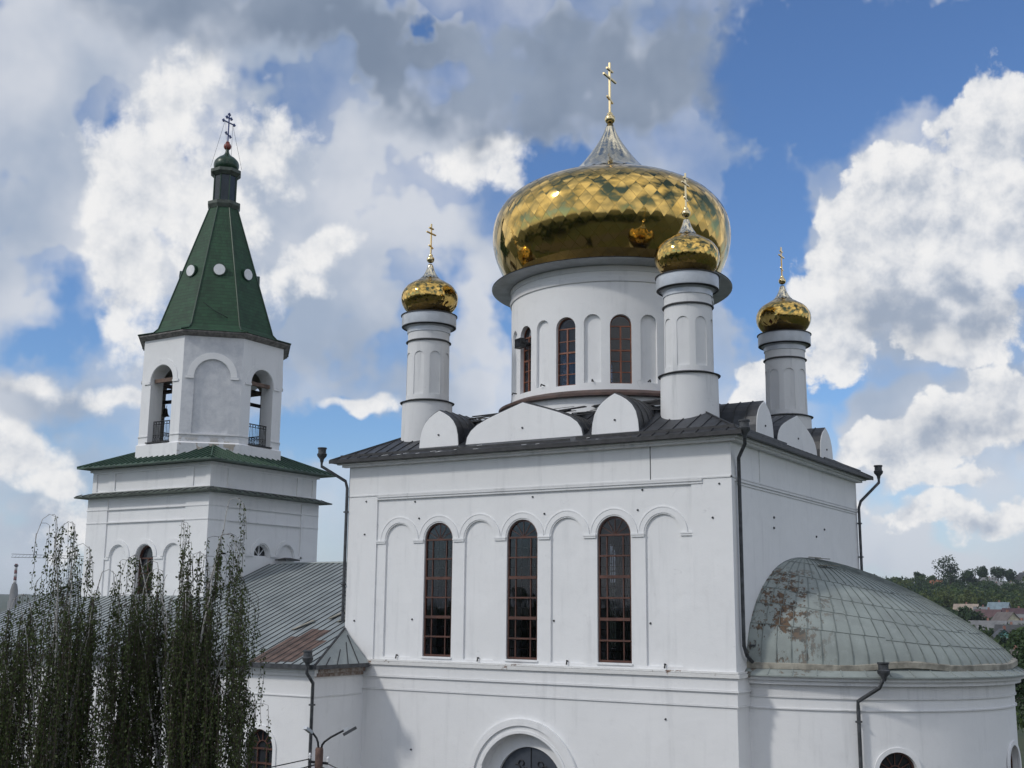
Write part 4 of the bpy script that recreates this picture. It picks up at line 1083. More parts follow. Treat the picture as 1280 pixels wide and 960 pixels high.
for k in range(0, 8, 2):
    a = radians(45 * k); N = (cos(a), sin(a), 0); U = (-sin(a), cos(a), 0); prism(b1, [(-.86, 18.8), (.86, 18.8), (.86, 19.), (-.86, 19.)], (*TC, 0), U, N, 3.3, 4.2)
boolcut(sc_, [b1])
bm = mb_new(); oct_(bm, [(3.6, 24.12), (AP + .08, 24.16), (AP + .28, 24.30), (AP + .32, 24.31), (AP + .32, 24.40), (3.6, 24.40)]); tp('eave_board', bm, simple('weathered_eave_board', (.17, .16, .15), .8, 0, .4, 4, .3))
bm = mb_new(); oct_(bm, [(AP + .37, 24.41), (3.30, 24.66), (3.05, 24.95), (.76, 32.45), (0, 32.45)]); sp = tp('spire', bm, M_SHINGLE)
bm = mb_new()
for k in range(8):
    a = pi / 8 + k * pi / 4; q = [Vector((TC[0] + r * C8 * cos(a), TC[1] + r * C8 * sin(a), z)) for r, z in ((AP + .38, 24.43), (3.31, 24.68), (3.06, 24.96), (.77, 32.44))]
    tube(bm, q, .045, 6)
addto(sp, bm, M_GREENPAINT)
bm = mb_new(); tube(bm, [(-31.8, 5.0 , 26.2), (-31.2, 5.3, 25.7), (-30.9, 5.9, 25.45), (-30.75, 6.7, 25.35)], .02, 6); tp('hanging_cable', bm, M_IRON, sp)
for k in range(8):
    a = radians(45 * k); N = Vector((cos(a), sin(a), 0)); zc = 28.3; c0 = Vector((TC[0], TC[1], zc))
    bm = mb_new(); tube(bm, [c0 + N * 1.55, c0 + N * 2.20], .36, 24); rw = tp('round_dormer', bm, M_GREENPAINT, tower, True, 40)
    bm = mb_new(); tube(bm, [c0 + N * 2.202, c0 + N * 2.225], .31, 24); tp('white_disc', bm, M_WHITEPAINT, rw, True, 40)
bm = mb_new(); oct_(bm, [(0, 32.3), (.80, 32.4), (.90, 32.62), (.90, 32.80), (.68, 32.86), (0, 32.86)]); tp('lantern_base', bm, M_GREENEDGE)
bm = mb_new(); oct_(bm, [(0, 32.7), (.60, 32.7), (.60, 34.5), (0, 34.5)]); ln = tp('lantern', bm, M_LANTERN)
bm = mb_new()
for k in range(8): a = pi / 8 + k * pi / 4; tube(bm, [(TC[0] + .66 * cos(a), TC[1] + .66 * sin(a), 32.8), (TC[0] + .66 * cos(a), TC[1] + .66 * sin(a), 34.45)], .045, 6)
addto(ln, bm, M_GREENPAINT)
bm = mb_new(); oct_(bm, [(0, 34.40), (.66, 34.42), (.84, 34.60), (.84, 34.78), (.6, 34.85), (0, 34.85)]); tp('lantern_cornice', bm, M_GREENEDGE)
bm = mb_new(); lathe(bm, [(r, z) for r, z, _ in smooth_prof([(.58, 34.82), (.69, 34.98), (.72, 35.18), (.66, 35.40), (.48, 35.60), (.26, 35.75), (.13, 35.92), (.09, 36.15)], 60)], TC, 32)
cu = tp('cupola', bm, M_GREENPAINT, tower, True, 60)
cross(TC, 36.55, 38.35, .48, .06, cu, M_BLUEPAINT, .22, M_REDPAINT, True)
bm = mb_new()
for (dx, dy) in ((.45, .5), (-.45, -.5), (.5, -.45), (-.3, .55)): tube(bm, [(TC[0] + dx * .05, TC[1] + dy * .6, 37.75), (TC[0] + dx * 1.3, TC[1] + dy * 1.3, 35.0)], .008, 4)
parts_each('stay_wire', bm, M_IRON, cu)
# floor inside the belfry, beams, railings
bm = mb_new(); oct_(bm, [(0, 18.31), (2.84, 18.31), (2.84, 18.42), (0, 18.42)]); tp('belfry_floor', bm, M_CONC)
for k in range(0, 8, 2):
    a = radians(45 * k); N = Vector((cos(a), sin(a), 0)); U = Vector((-sin(a), cos(a), 0)); c0 = Vector((TC[0], TC[1], 0)) + N * 3.35
    bm = mb_new()
    def rl(u0, z0, u1, z1, r=.016): tube(bm, [c0 + U * u0 + Vector((0, 0, z0)), c0 + U * u1 + Vector((0, 0, z1))], r, 5)
    rl(-.82, 19.72, .82, 19.72, .025); rl(-.82, 19.55, .82, 19.55); rl(-.82, 18.98, .82, 18.98); rl(-.82, 18.68, .82, 18.68, .02)
    for i in range(9): u = -.80 + .2 * i; rl(u, 18.6, u, 19.72)
    for i in range(8):
        u = -.70 + .2 * i; 
        tube(bm, [c0 + U * (u + .08 * cos(t_)) + Vector((0, 0, 19.63 + .06 * sin(t_))) for t_ in [2 * pi * j / 10 for j in range(11)]], .010, 4)
        tube(bm, [c0 + U * (u + .07 * cos(t_) * (1 if t_ < pi else -.2)) + Vector((0, 0, 18.83 + .11 * sin(t_))) for t_ in [2 * pi * j / 12 for j in range(13)]], .012, 4)
        rl(u, 19.0, u, 19.5, .012)
    tp('railing', bm, M_IRON)
    bm = mb_new(); prism(bm, [(-.86, 18.50), (.86, 18.50), (.86, 18.56), (-.86, 18.56)], TC + (0,), U, N, 3.1, AP + .12); tp('opening_sill', bm, M_DARKEDGE)
bm = mb_new()
for (a, b) in (((-36.6, 6.0, 21.75), (-30.2, 6.0, 21.75)), ((-36.6, 9.0, 21.75), (-30.2, 9.0, 21.75)), ((-34.8, 4.25, 21.95), (-34.8, 10.9, 21.95)), ((-31.9, 4.25, 21.95), (-31.9, 10.9, 21.95)), ((-34.1, 4.1, 21.9), (-32.6, 4.1, 21.9)), ((-29.9, 6.8, 21.9), (-29.9, 8.3, 21.9))):
    beam(bm, a, b, .16, .2)
parts_each('bell_beam', bm, M_BEAM, tower)
bm = mb_new(); beam(bm, (-36.0, 5.6, 21.1), (-30.7, 5.6, 20.95), .14, .18); beam(bm, (-31.4, 4.9, 21.1), (-31.4, 10.2, 21.1), .14, .18); parts_each('bell_beam', bm, M_IRON, tower)
bm = mb_new(); beam(bm, (-31.1, 9.9, 18.3), (-31.1, 9.9, 21.9), .2, .2, up=(0, 1, 0)); tp('post', bm, M_IRON)
BELL = [(.0, .62), (.08, .62), (.13, .58), (.155, .5), (.17, .35), (.20, .2), (.26, .08), (.33, .02), (.34, 0), (.31, 0), (.24, .08), (.16, .25), (0, .5)]
bells = [((-33.2, 5.6, 19.95), 1.3, 'dark bronze bell hanging alone in the left arched opening of the belfry'),
         ((-31.4, 6.7, 19.95), 1.3, 'larger dark bell hanging behind the right opening, above the railing'),
         ((-31.4, 5.7, 20.5), .65, 'small bell hung high at the near side of the right opening'),
         ((-31.4, 7.9, 20.5), .55, 'small bell hung against the inner pier of the right opening'),
         ((-34.9, 5.6, 20.3), .7, 'middle-sized bell half hidden behind the left pier of the belfry')]
b0 = None
for (loc, s, lab) in bells:
    if b0 is None:
        b0 = empty('bell', loc, lab, 'bell', 'bells hanging in the belfry')
        bm = mb_new(); lathe(bm, BELL, (0, 0), 24); link('bell_body', bm, M_BRONZE, b0, True, 60)
        bm = mb_new()
        for q in ((.05, 0), (-.05, 0), (0, .05), (0, -.05)): tube(bm, [(q[0], q[1], .6), (q[0] * 2.2, q[1] * 2.2, .87)], .016, 5)
        link('hanger', bm, M_IRON, b0)
        bm = mb_new(); tube(bm, [(0, 0, .5), (0, 0, -.06)], .02, 6); lathe(bm, [(0, -.12), (.045, -.09), (.05, -.04), (0, 0)], (0, 0), 10); link('clapper', bm, M_IRON, b0)
        o = b0
    else: o = dup(b0, loc, 0, lab)
    o.scale = (s, s, s)

# floodlight on the drum's left window
fl = empty('floodlight', (0, 0, 0), 'small black floodlight box fixed in front of the far left drum window', 'floodlight')
a = radians(-120 + DOFF + 1.5); N = Vector((cos(a), sin(a), 0)); U = Vector((-sin(a), cos(a), 0)); O = Vector((AX[0], AX[1], 0)) + N * 4.5
fl.location = O + N * .3 + Vector((0, 0, 21.2))
M_ = Matrix(((U.x, N.x, 0, 0), (U.y, N.y, 0, 0), (U.z, N.z, 1, 0), (0, 0, 0, 1)))
bm = mb_new(); box(bm, -.24, .24, -.10, .16, -.2, .2, 0, M_); hb_ = link('housing', bm, M_IRON, fl)
bm = mb_new(); box(bm, -.19, .19, .162, .17, -.15, .15, 0, M_); link('lamp_glass', bm, M_DGLASS, fl)
bm = mb_new(); 
for s in (-1, 1): box(bm, s * .26 - .015, s * .26 + .015, -.28, .05, -.03, .03, 0, M_)
box(bm, -.3, .3, -.45, -.28, -.04, .04, 0, M_); link('bracket', bm, M_IRON, fl)

# ------------------------------------------------------------------ terrain
def itp(t, x):
    if x <= t[0][0]: return t[0][1]
    for (a, b), (c, d) in zip(t, t[1:]):
        if x <= c: k = (x - a) / (c - a); return b + (d - b) * k
    return t[-1][1]
TR = [(0, 0), (110, 0), (150, -4), (190, -5), (260, -1.2), (330, 1.2), (400, 3.9), (480, 6.5), (560, 10), (650, 15.2), (750, 22.), (850, 28.5), (950, 32), (1100, 32), (1500, 10), (3000, 0), (9000, -30)]
TL = [(0, 0), (60, 0), (150, -6), (400, -14), (1200, -8), (2200, 5), (3300, 33), (4500, 50), (6000, 30), (9000, 0)]
CX_, CY_ = 15.065, -38.494
def terrain(x, y):
    dx, dy = x - CX_, y - CY_; r = math.hypot(dx, dy); a = math.degrees(atan2(dx, dy))
    k = min(max((a + 42) / 14, 0), 1); k = k * k * (3 - 2 * k)
    if a > 60 or a < -110: k = .5
    h = itp(TR, r) * k + itp(TL, r) * (1 - k)
    if r > 300: h += (sin(a * .9 + r * .002) * 1.0 + sin(a * 2.3 + 1) * .5) * min((r - 300) / 900, 1.5) * (1 if k > .5 else 4)
    return h
bm = mb_new()
radii = [0, 20, 45, 70, 90, 110, 130, 150, 170, 190, 225, 260, 295, 330, 365, 400, 440, 480, 520, 560, 605, 650, 700, 750, 800, 850, 900, 950, 1030, 1100, 1300, 1500, 1900, 2200, 2700, 3300, 3900, 4500, 5200, 6000, 7500, 9000]
NAZ = 240; prev = None
for r in radii:
    if r == 0: ring = [bm.verts.new((CX_, CY_, 0))]
    else: ring = [bm.verts.new((CX_ + r * sin(2 * pi * k / NAZ), CY_ + r * cos(2 * pi * k / NAZ), terrain(CX_ + r * sin(2 * pi * k / NAZ), CY_ + r * cos(2 * pi * k / NAZ)))) for k in range(NAZ)]
    if prev:
        for k in range(NAZ):
            j = (k + 1) % NAZ
            bm.faces.new((prev[0], ring[j], ring[k]) if len(prev) == 1 else (prev[k], prev[j], ring[j], ring[k]))
    prev = ring
def _ground(g, p):
    c = coords(g); n = g.noise(c, .02, 6, .6); n2 = g.noise(c, .3, 5, .6)
    col = g.mix(g.step(n, .4, .6), (.030, .048, .016), (.050, .058, .025)); col = g.mix(g.step(n2, .5, .7, 0, .5), col, (.10, .09, .06))
    g.l.new(col, p.inputs['Base Color']); p.inputs['Roughness'].default_value = 1; bump(g, p, n2, .5, .3)
tag(link('ground', bm, mat('ground_grass', _ground), None, True), kind='structure')
bm = mb_new(); box(bm, -48, 14, -16, 30, -.28, .004); 
tag(link('paving', bm, simple('paving_slabs', (.10, .095, .085), .9, 0, .2, .8, .2)), kind='structure')
bm = mb_new(); box(bm, -60, 60, -34, -25, -.28, .008); tag(link('road', bm, simple('asphalt', (.05, .05, .052), .9, 0, .2, 1.5, .2)), kind='structure')

# ------------------------------------------------------------------ vegetation
import numpy as np
def leafmesh(name, quads, m, parent=None, mi=None):
    """quads: array (n, 4, 3)"""
    n = len(quads); me = bpy.data.meshes.new(name)
    me.vertices.add(n * 4); me.vertices.foreach_set('co', np.asarray(quads, dtype=np.float32).reshape(-1))
    me.loops.add(n * 4); me.loops.foreach_set('vertex_index', np.arange(n * 4, dtype=np.int32))
    me.polygons.add(n); me.polygons.foreach_set('loop_start', np.arange(0, n * 4, 4, dtype=np.int32))
    for mm in (m if isinstance(m, list) else [m]): me.materials.append(mm)
    if mi is not None: me.polygons.foreach_set('material_index', mi.astype(np.int32))
    me.update(); me.validate()
    o = bpy.data.objects.new(name, me); COL.objects.link(o)
    if parent: o.parent = parent
    return o
def leafmat(name, a, b, rough=.6, trans=.3):
    def fn(g, p):
        ge = g.node('ShaderNodeNewGeometry'); c = coords(g)
        col = g.mix(ge.outputs['Random Per Island'], a, b); col = g.mix(g.step(g.noise(c, .6, 3, .5), .35, .65, 0, .5), col, tuple(.5 * (u + v) * 1.25 for u, v in zip(a, b)))
        g.l.new(col, p.inputs['Base Color']); p.inputs['Roughness'].default_value = rough; p.inputs['Specular IOR Level'].default_value = .3
        t = g.node('ShaderNodeBsdfTranslucent'); g.l.new(col, t.inputs[0]); mx = g.node('ShaderNodeMixShader'); mx.inputs[0].default_value = trans
        out = [x for x in g.n if x.type == 'OUTPUT_MATERIAL'][0]; g.l.new(p.outputs[0], mx.inputs[1]); g.l.new(t.outputs[0], mx.inputs[2]); g.l.new(mx.outputs[0], out.inputs[0])
    return mat(name, fn)
M_BIRCHLEAF = leafmat('birch_leaf', (.030, .048, .012), (.070, .092, .026), .55, .25)
M_TWIG = simple('birch_twig', (.05, .035, .028), .8, 0, .2, 4, 0)
def _bark(g, p):
    c = coords(g); n = g.noise(g.mapping(c, scale=(3, 3, 14)), 1.2, 4, .6)
    g.l.new(g.mix(g.step(n, .55, .62), (.42, .41, .39), (.05, .045, .04)), p.inputs['Base Color']); p.inputs['Roughness'].default_value = .8
M_BARK = mat('birch_bark', _bark)
RT = Vector((.849, .528, 0)).normalized(); FW = Vector((-.528, .849, 0)).normalized()
def birch(name, loc, label, limbs, seed, n_str, zlow, dens=26):
    rnd = random.Random(seed); nr = np.random.default_rng(seed)
    root = empty(name, loc, label, 'tree', 'weeping birches in front of the low wing')
    H = max(l[2] for l in limbs)
    bm = mb_new(); tr_ = [Vector((rnd.gauss(0, .05), rnd.gauss(0, .05), z)) for z in (-.1, 2, 4, 6, 7.5)]
    tube(bm, tr_, [.17, .15, .125, .10, .07], 10); tops = []
    tb = mb_new(); LIM = []
    for (u, v, zt, zb, droop) in limbs:
        p0 = Vector((0, 0, zb)); tip = RT * u + FW * v + Vector((0, 0, zt))
        mid = RT * u * .55 + FW * v * .55 + Vector((0, 0, zb + (zt - zb) * .72))
        pts = []
        for k in range(13):
            t = k / 12; p = p0 * (1 - t) ** 2 + mid * 2 * t * (1 - t) + tip * t * t
            p = p + Vector((rnd.gauss(0, .02), rnd.gauss(0, .02), 0)); pts.append(p)
        if droop:
            d = Vector((RT * (1 if u > 0 else -1)) * .3); e = pts[-1]
            pts += [e + d * .5 + Vector((0, 0, .06)), e + d + Vector((0, 0, -.05)), e + d * 1.35 + Vector((0, 0, -.4)), e + d * 1.45 + Vector((0, 0, -.9))]
        rr = [max(.042 * (1 - i / len(pts)) ** 1.3, .007) for i in range(len(pts))]
        tube(bm, pts, rr, 6); LIM.append(pts)
    link('trunk', bm, M_BARK, root, True)
    quads = []
    strands = []
    for s in range(n_str):
        L = rnd.choice(LIM); k = rnd.uniform(.30, 1) ** .8 * (len(L) - 1); i = min(int(k), len(L) - 2); p = L[i].lerp(L[i + 1], k - i)
        hfrac = (p.z - zlow) / (H - zlow)
        spread = .5 * (1 - hfrac) + .10
        off = Vector((rnd.gauss(0, spread), rnd.gauss(0, spread), 0))
        st = p + off * rnd.random(); st.z -= .1 * off.length
        if st.z < zlow + .2: continue
        if hfrac > .72 and rnd.random() < .55: continue
        ln_ = min(rnd.uniform(.5, 1.3) if hfrac > .78 else rnd.uniform(1.0, 4.2), st.z - zlow)
        strands.append((p, st, ln_))
    us = [l[0] for l in limbs]; u0_, u1_ = min(us) - .35, max(us) + .25
    def top_at(u): return max(l[2] - 2.6 * abs(u - l[0]) for l in limbs)
    for s in range(int(n_str * 1.1)):                                      # hanging sprays all through the crown
        u = rnd.uniform(u0_, u1_); v = rnd.gauss(0, .6); tp_ = top_at(u) - .35 - abs(v) * .9
        if tp_ < zlow + 1: continue
        zt = zlow + .8 + (tp_ - zlow - .8) * rnd.random() ** .75
        st = RT * u + FW * v + Vector((0, 0, zt)) + Vector((rnd.gauss(0, .1), rnd.gauss(0, .1), 0))
        k_ = Vector((-u * .12, -v * .12, 0)); strands.append((st + RT * (-u * .12) + FW * (-v * .12) + Vector((0, 0, .15)), st, min(rnd.uniform(.5, 2.4), st.z - zlow)))
    ph = [rnd.uniform(0, 6.3) for _ in range(4)]
    for (p, st, ln_) in strands:
        if ln_ < .2: continue
        u = st.dot(RT); gap = sin(u * 5.1 + ph[0]) + sin(u * 9.7 + ph[1] + st.z * .35) + .7 * sin(st.z * 1.9 + ph[2] + u * 2)
        if gap > .75 and rnd.random() < .82: continue                 # open lanes between the sprays
        if gap > .2 and rnd.random() < .35: continue
        sw = Vector((rnd.gauss(0, .07), rnd.gauss(0, .07), 0)); out = (st - p); n = 5
        path = [p, p + out * .6 + Vector((0, 0, .03)), st]
        for k in range(1, n + 1):
            t = k / n; path.append(st + Vector((0, 0, -ln_ * t)) + sw * t * ln_ * .5 + Vector((rnd.gauss(0, .015), rnd.gauss(0, .015), 0)))
        tube(tb, path, .005, 3, 0, False)
        m_ = int(ln_ * dens * rnd.uniform(.7, 1.2)); 
        if m_ < 1: continue
        ts = nr.random(m_); P_ = np.array([list(q) for q in path[2:]]); idx = np.minimum((ts * n).astype(int), n - 1); fr = (ts * n - idx)[:, None]
        c = P_[idx] * (1 - fr) + P_[idx + 1] * fr
        az_ = nr.random(m_) * 2 * np.pi; o_ = np.stack([np.cos(az_), np.sin(az_), np.zeros(m_)], 1)
        c = c + o_ * (.012 + .045 * nr.random(m_))[:, None]
        ax = o_ * .45 + np.array([0, 0, -1.]) + nr.normal(0, .35, (m_, 3)); ax /= np.linalg.norm(ax, axis=1)[:, None]
        sd = np.cross(ax, nr.normal(0, 1, (m_, 3))); sd /= np.linalg.norm(sd, axis=1)[:, None]
        l = (.036 + .022 * nr.random(m_))[:, None]; w = l * .44
        quads.append(np.stack([c - ax * l * .2, c + ax * l * .35 + sd * w, c + ax * l * 1.1, c + ax * l * .35 - sd * w], 1))
    link('twigs', tb, M_TWIG, root)
    leafmesh('foliage', np.concatenate(quads), M_BIRCHLEAF, root)
    return root
B1 = (-7.05, -21.35, 0); B2 = (-5.55, -19.35, 0)
#  limb: lateral, depth, tip height, start height, arching tip
birch('birch_tree', B1, 'weeping birch at the left edge of the photo, its thin top arching over', [
    (-.40, 0, 11.95, 6.5, True), (-.05, .2, 11.8, 7.0, True), (.15, -.2, 11.3, 6.0, True), (-.5, .3, 11.0, 5.5, False), (.65, .1, 10.75, 5.5, True), (-1.0, .3, 10.2, 4.5, True), (.75, -.4, 10.4, 4.5, False), (-1.5, -.3, 9.6, 4, True), (.35, .5, 10.3, 4, False), (-.75, -.6, 9.9, 4, False), (.95, .3, 9.9, 4.0, False), (-1.3, .6, 9.2, 3.5, True), (0, -.9, 9.8, 4, False), (0, .9, 9.9, 4, False)], 3, 620, 4.6, 32)
birch('birch_tree', B2, 'broader weeping birch in front of the bell tower base, with two feathery leading shoots', [
    (-1.15, 0, 11.1, 6.0, True), (-.75, .2, 11.0, 5.5, True), (-.15, 0, 12.0, 6.5, False), (.05, .2, 11.2, 6.0, True), (.85, .1, 12.45, 6.0, True), (.8, -.2, 11.6, 5.5, True), (.65, .2, 11.0, 5.0, True), (-.5, -.3, 10.8, 5, True), (-1.3, .3, 10.3, 4.5, True), (.95, .3, 10.8, 4.5, False), (1.1, 0, 9.6, 4, False), (-1.0, -.5, 10.0, 4, False), (.3, .7, 10.4, 4, False), (.2, -.8, 10.3, 4, False), (1.2, -.4, 9.7, 4, False), (-.2, .5, 10.6, 4.5, False), (1.25, .2, 8.2, 4.6, True), (1.0, -.2, 8.9, 4.5, False)], 9, 860, 4.6, 32)

M_WOOD_A = leafmat('broadleaf_dark', (.016, .036, .012), (.032, .058, .019), .7, .15)
M_WOOD_B = leafmat('broadleaf_mid', (.030, .058, .012), (.055, .088, .018), .7, .2)
M_WOOD_C = leafmat('broadleaf_light', (.060, .085, .018), (.085, .105, .028), .7, .2)
M_TRUNK = simple('tree_trunk', (.06, .05, .04), .9, 0, .2, 2, 0)
def crown_quads(c, rx, rz, n, sz, nr, lumps=7):
    """leaf clumps through the volume of a lumpy crown"""
    L = nr.normal(0, 1, (lumps, 3)); L /= np.linalg.norm(L, axis=1)[:, None]; L *= (.35 + .35 * nr.random((lumps, 1)))
    lr_ = .38 + .25 * nr.random(lumps); k = nr.integers(0, lumps, n)
    d = nr.normal(0, 1, (n, 3)); d /= np.linalg.norm(d, axis=1)[:, None]; p = L[k] + d * (lr_[k] * nr.random(n) ** .35)[:, None]
    p = p * np.array([rx, rx, rz]) + np.array(c)
    nn = d + nr.normal(0, .6, (n, 3)) ; nn /= np.linalg.norm(nn, axis=1)[:, None]
    t = np.cross(nn, nr.normal(0, 1, (n, 3))); t /= np.linalg.norm(t, axis=1)[:, None]; b = np.cross(nn, t)
    s = (sz * (.5 + nr.random(n)))[:, None]
    return np.stack([p - t * s, p - b * s * .7, p + t * s, p + b * s * .7], 1)
def polar(az, r): x = CX_ + r * sin(radians(az)); y = CY_ + r * cos(radians(az)); return x, y, terrain(x, y)
nr = np.random.default_rng(5)
# the wood on the far slope: one mass
Q = {0: [], 1: [], 2: []}; cnt = 0
for _ in range(900):
    a = nr.uniform(-17.5, -3.5); r = nr.uniform(585, 880) if nr.random() < .85 else nr.uniform(560, 600)
    x, y, z = polar(a, r); h = nr.uniform(5, 10) * (1. if r < 760 else .8); w = h * nr.uniform(.38, .6)
    k = nr.choice([0, 1, 2], p=[.45, .42, .13]) if r > 610 else nr.choice([0, 1, 2], p=[.15, .35, .5])
    Q[int(k)].append(crown_quads((x, y, z + h * .5), w, h * .55, 90, .55, nr))
for _ in range(430):                                              # scrub among the village and below the apse
    a = nr.uniform(-14, -6.5); r = nr.uniform(120, 560) if _ < 120 else nr.uniform(290, 570)
    x, y, z = polar(a, r); h = nr.uniform(3, 6); Q[int(nr.choice([0, 1]))].append(crown_quads((x, y, z + h * .4), h * .5, h * .5, 120, .28 if r < 250 else .4, nr))
for _ in range(260):
    a = nr.uniform(-64, -46); r = nr.uniform(180, 1400)
    x, y, z = polar(a, r); h = nr.uniform(6, 12); Q[int(nr.choice([0, 1]))].append(crown_quads((x, y, z + h * .4), h * .5, h * .55, 80, .7, nr))
for _ in range(330):  # unseen trees behind the viewer, added to darken the reflections in the domes
    a = nr.uniform(95, 265); r = nr.uniform(45, 260)
    x, y, z = polar(a, r); h = nr.uniform(9, 17); Q[int(nr.choice([0, 1]))].append(crown_quads((x, y, z + h * .45), h * .5, h * .5, 60, 1.5, nr))
qs = np.concatenate([np.concatenate(Q[k]) for k in range(3)]); mi = np.concatenate([np.full(sum(len(q) for q in Q[k]), k) for k in range(3)])
tag(leafmesh('woodland', qs, [M_WOOD_A, M_WOOD_B, M_WOOD_C], None, mi), 'dense green wood covering the far hillside and the valley scrub, plus unseen trees added behind the viewer', 'woodland', kind='stuff')
def tree(name, az, r, h, w, m, label, n=1700, sz=.5, group='trees on the far ridge', zofs=0):
    x, y, z = polar(az, r); root = empty(name, (x, y, z), label, 'tree', group)
    bm = mb_new(); tube(bm, [(0, 0, -.5), (0, 0, h * .35), (.1 * w, 0, h * .7)], [.035 * h, .025 * h, .01 * h], 6)
    rr = random.Random(int(az * 100))
    for k in range(6): a = rr.uniform(0, 6.3); tube(bm, [(0, 0, h * (.3 + .06 * k)), (cos(a) * w * .6, sin(a) * w * .6, h * (.5 + .06 * k))], [.012 * h, .004 * h], 5)
    link('trunk', bm, M_TRUNK, root, True)
    q = crown_quads((0, 0, h * .62), w, h * .42, n, sz, np.random.default_rng(int(abs(az) * 100)), 11)
    leafmesh('crown', q, m, root)
for a in [('oak_tree', -11.75, 800, 21, 9.5, M_WOOD_A, 'tallest tree on the far ridge, wide and dark'),
          ('oak_tree', -11.0, 800, 13, 6.5, M_WOOD_A, 'rounded dark tree leaning against the tallest one on the ridge'),
          ('oak_tree', -13.1, 840, 9, 4.5, M_WOOD_A, 'small round tree standing alone on the far left part of the ridge'),
          ('poplar_tree', -12.55, 830, 8, 3.4, M_WOOD_B, 'slim paler tree on the ridge just left of the tallest tree'),
          ('oak_tree', -10.42, 850, 14, 4.2, M_WOOD_A, 'dark upright tree on the ridge behind the white gabled house'),
          ('oak_tree', -9.75, 870, 13.5, 6.0, M_WOOD_A, 'dark spreading tree behind the long grey roofs on the ridge'),
          ('oak_tree', -9.25, 870, 12, 4., M_WOOD_A, 'conical dark tree at the end of the ridge row by the dark gable'),
          ('bush_tree', -14.0, 880, 5, 3.2, M_WOOD_A, 'lowest shrubby tree where the ridge meets the half dome')]: tree(*a)
for a in [('lime_tree', -12.1, 575, 10, 4.6, M_WOOD_C, 'yellow-green tree at the foot of the wood, left of the tan roof'),
          ('lime_tree', -11.1, 570, 10, 4.2, M_WOOD_C, 'yellow-green tree at the foot of the wood just right of the tan roof'),
          ('lime_tree', -10.6, 565, 9, 4.0, M_WOOD_C, 'rounded yellow-green tree above the blue-grey house roof'),
          ('oak_tree', -11.05, 420, 8, 4.6, M_WOOD_A, 'dark bushy tree at the left end of the village beside the half dome'),
          ('lime_tree', -8.85, 300, 7, 3.6, M_WOOD_B, 'bright green tree in the garden below the cream gabled house')]: tree(*a, group='trees at the foot of the wood')
for a in [('ash_tree', -8.95, 120, 9.5, 3.2, M_WOOD_A, 'dark leafy tree close behind the right end of the apse'),
          ('ash_tree', -7.6, 122, 10.5, 4.2, M_WOOD_A, 'dark leafy tree at the lower right corner above the green shed roof')]: tree(*a, n=3500, sz=.16, group='trees behind the apse')

# ------------------------------------------------------------------ village
RC = {}
def rmat(c, rough=.7):
    if c not in RC: RC[c] = simple('house_paint_%d' % len(RC), c, rough, 0, .2, .8, .1)
    return RC[c]
WHT, CRM, TEAL, GRY, BRN = (.55, .55, .53), (.52, .48, .36), (.10, .24, .22), (.20, .20, .20), (.15, .12, .10)
R_TAN, R_GRY, R_BLU, R_MAR, R_DMAR, R_BRN, R_ORG, R_GRN, R_DK = (.30, .24, .19), (.15, .15, .15), (.15, .20, .23), (.085, .045, .045), (.06, .03, .035), (.12, .10, .09), (.30, .10, .05), (.018, .055, .045), (.05, .05, .05)
def house(az, r, w, l, h, rh, rot, wc, rc, label, chim=True, dz=0., nwin=2):
    """w along the gable, l along the ridge; rot in degrees from facing the church"""
    x, y, z = polar(az, r)
    w *= .8; l *= .76; h *= .85; rh *= .85
    root = empty('house', (x, y, z + dz), label, 'house', 'village houses', radians(rot - az))
    bm = mb_new(); prism(bm, [(-w / 2, -1.5), (w / 2, -1.5), (w / 2, h), (0, h + rh), (-w / 2, h)], (0, 0, 0), X1, Y1, -l / 2, l / 2); wl = link('wall', bm, rmat(wc), root)
    bm = mb_new(); e = .5; t = .14; k = rh / (w / 2)
    for s in (-1, 1):
        pts = [(0, h + rh + .02), (s * (w / 2 + e), h - e * k + .02), (s * (w / 2 + e), h - e * k + .02 + t), (0, h + rh + .02 + t)]
        prism(bm, pts, (0, 0, 0), X1, Y1, -l / 2 - e, l / 2 + e)
    rf = link('roof', bm, rmat(rc, .6), root)
    if chim: bm = mb_new(); box(bm, .4, 1., -.3, .3, h + rh * .5, h + rh + .9); link('chimney', bm, rmat((.25, .12, .09)), rf)
    for i in range(nwin):
        u = (i - (nwin - 1) / 2) * w / (nwin + .6)
        bm = mb_new(); box(bm, u - .55, u + .55, -l / 2 - .06, -l / 2 + .02, 1.1, 2.4); wn = link('window', bm, rmat((.6, .6, .6)), root)
        bm = mb_new(); box(bm, u - .42, u + .42, -l / 2 - .075, -l / 2 - .062, 1.2, 2.3); link('pane', bm, M_DGLASS, wn)
    for i in range(2):
        v = (i - .5) * l / 2.2
        for s in (-1, 1):
            bm = mb_new(); xx = sorted((s * (w / 2 - .02), s * (w / 2 + .06))); box(bm, xx[0], xx[1], v - .5, v + .5, 1.1, 2.3); wn = link('window', bm, rmat((.6, .6, .6)), root)
            bm = mb_new(); xx = sorted((s * (w / 2 + .062), s * (w / 2 + .075))); box(bm, xx[0], xx[1], v - .38, v + .38, 1.2, 2.2); link('pane', bm, M_DGLASS, wn)
    return root
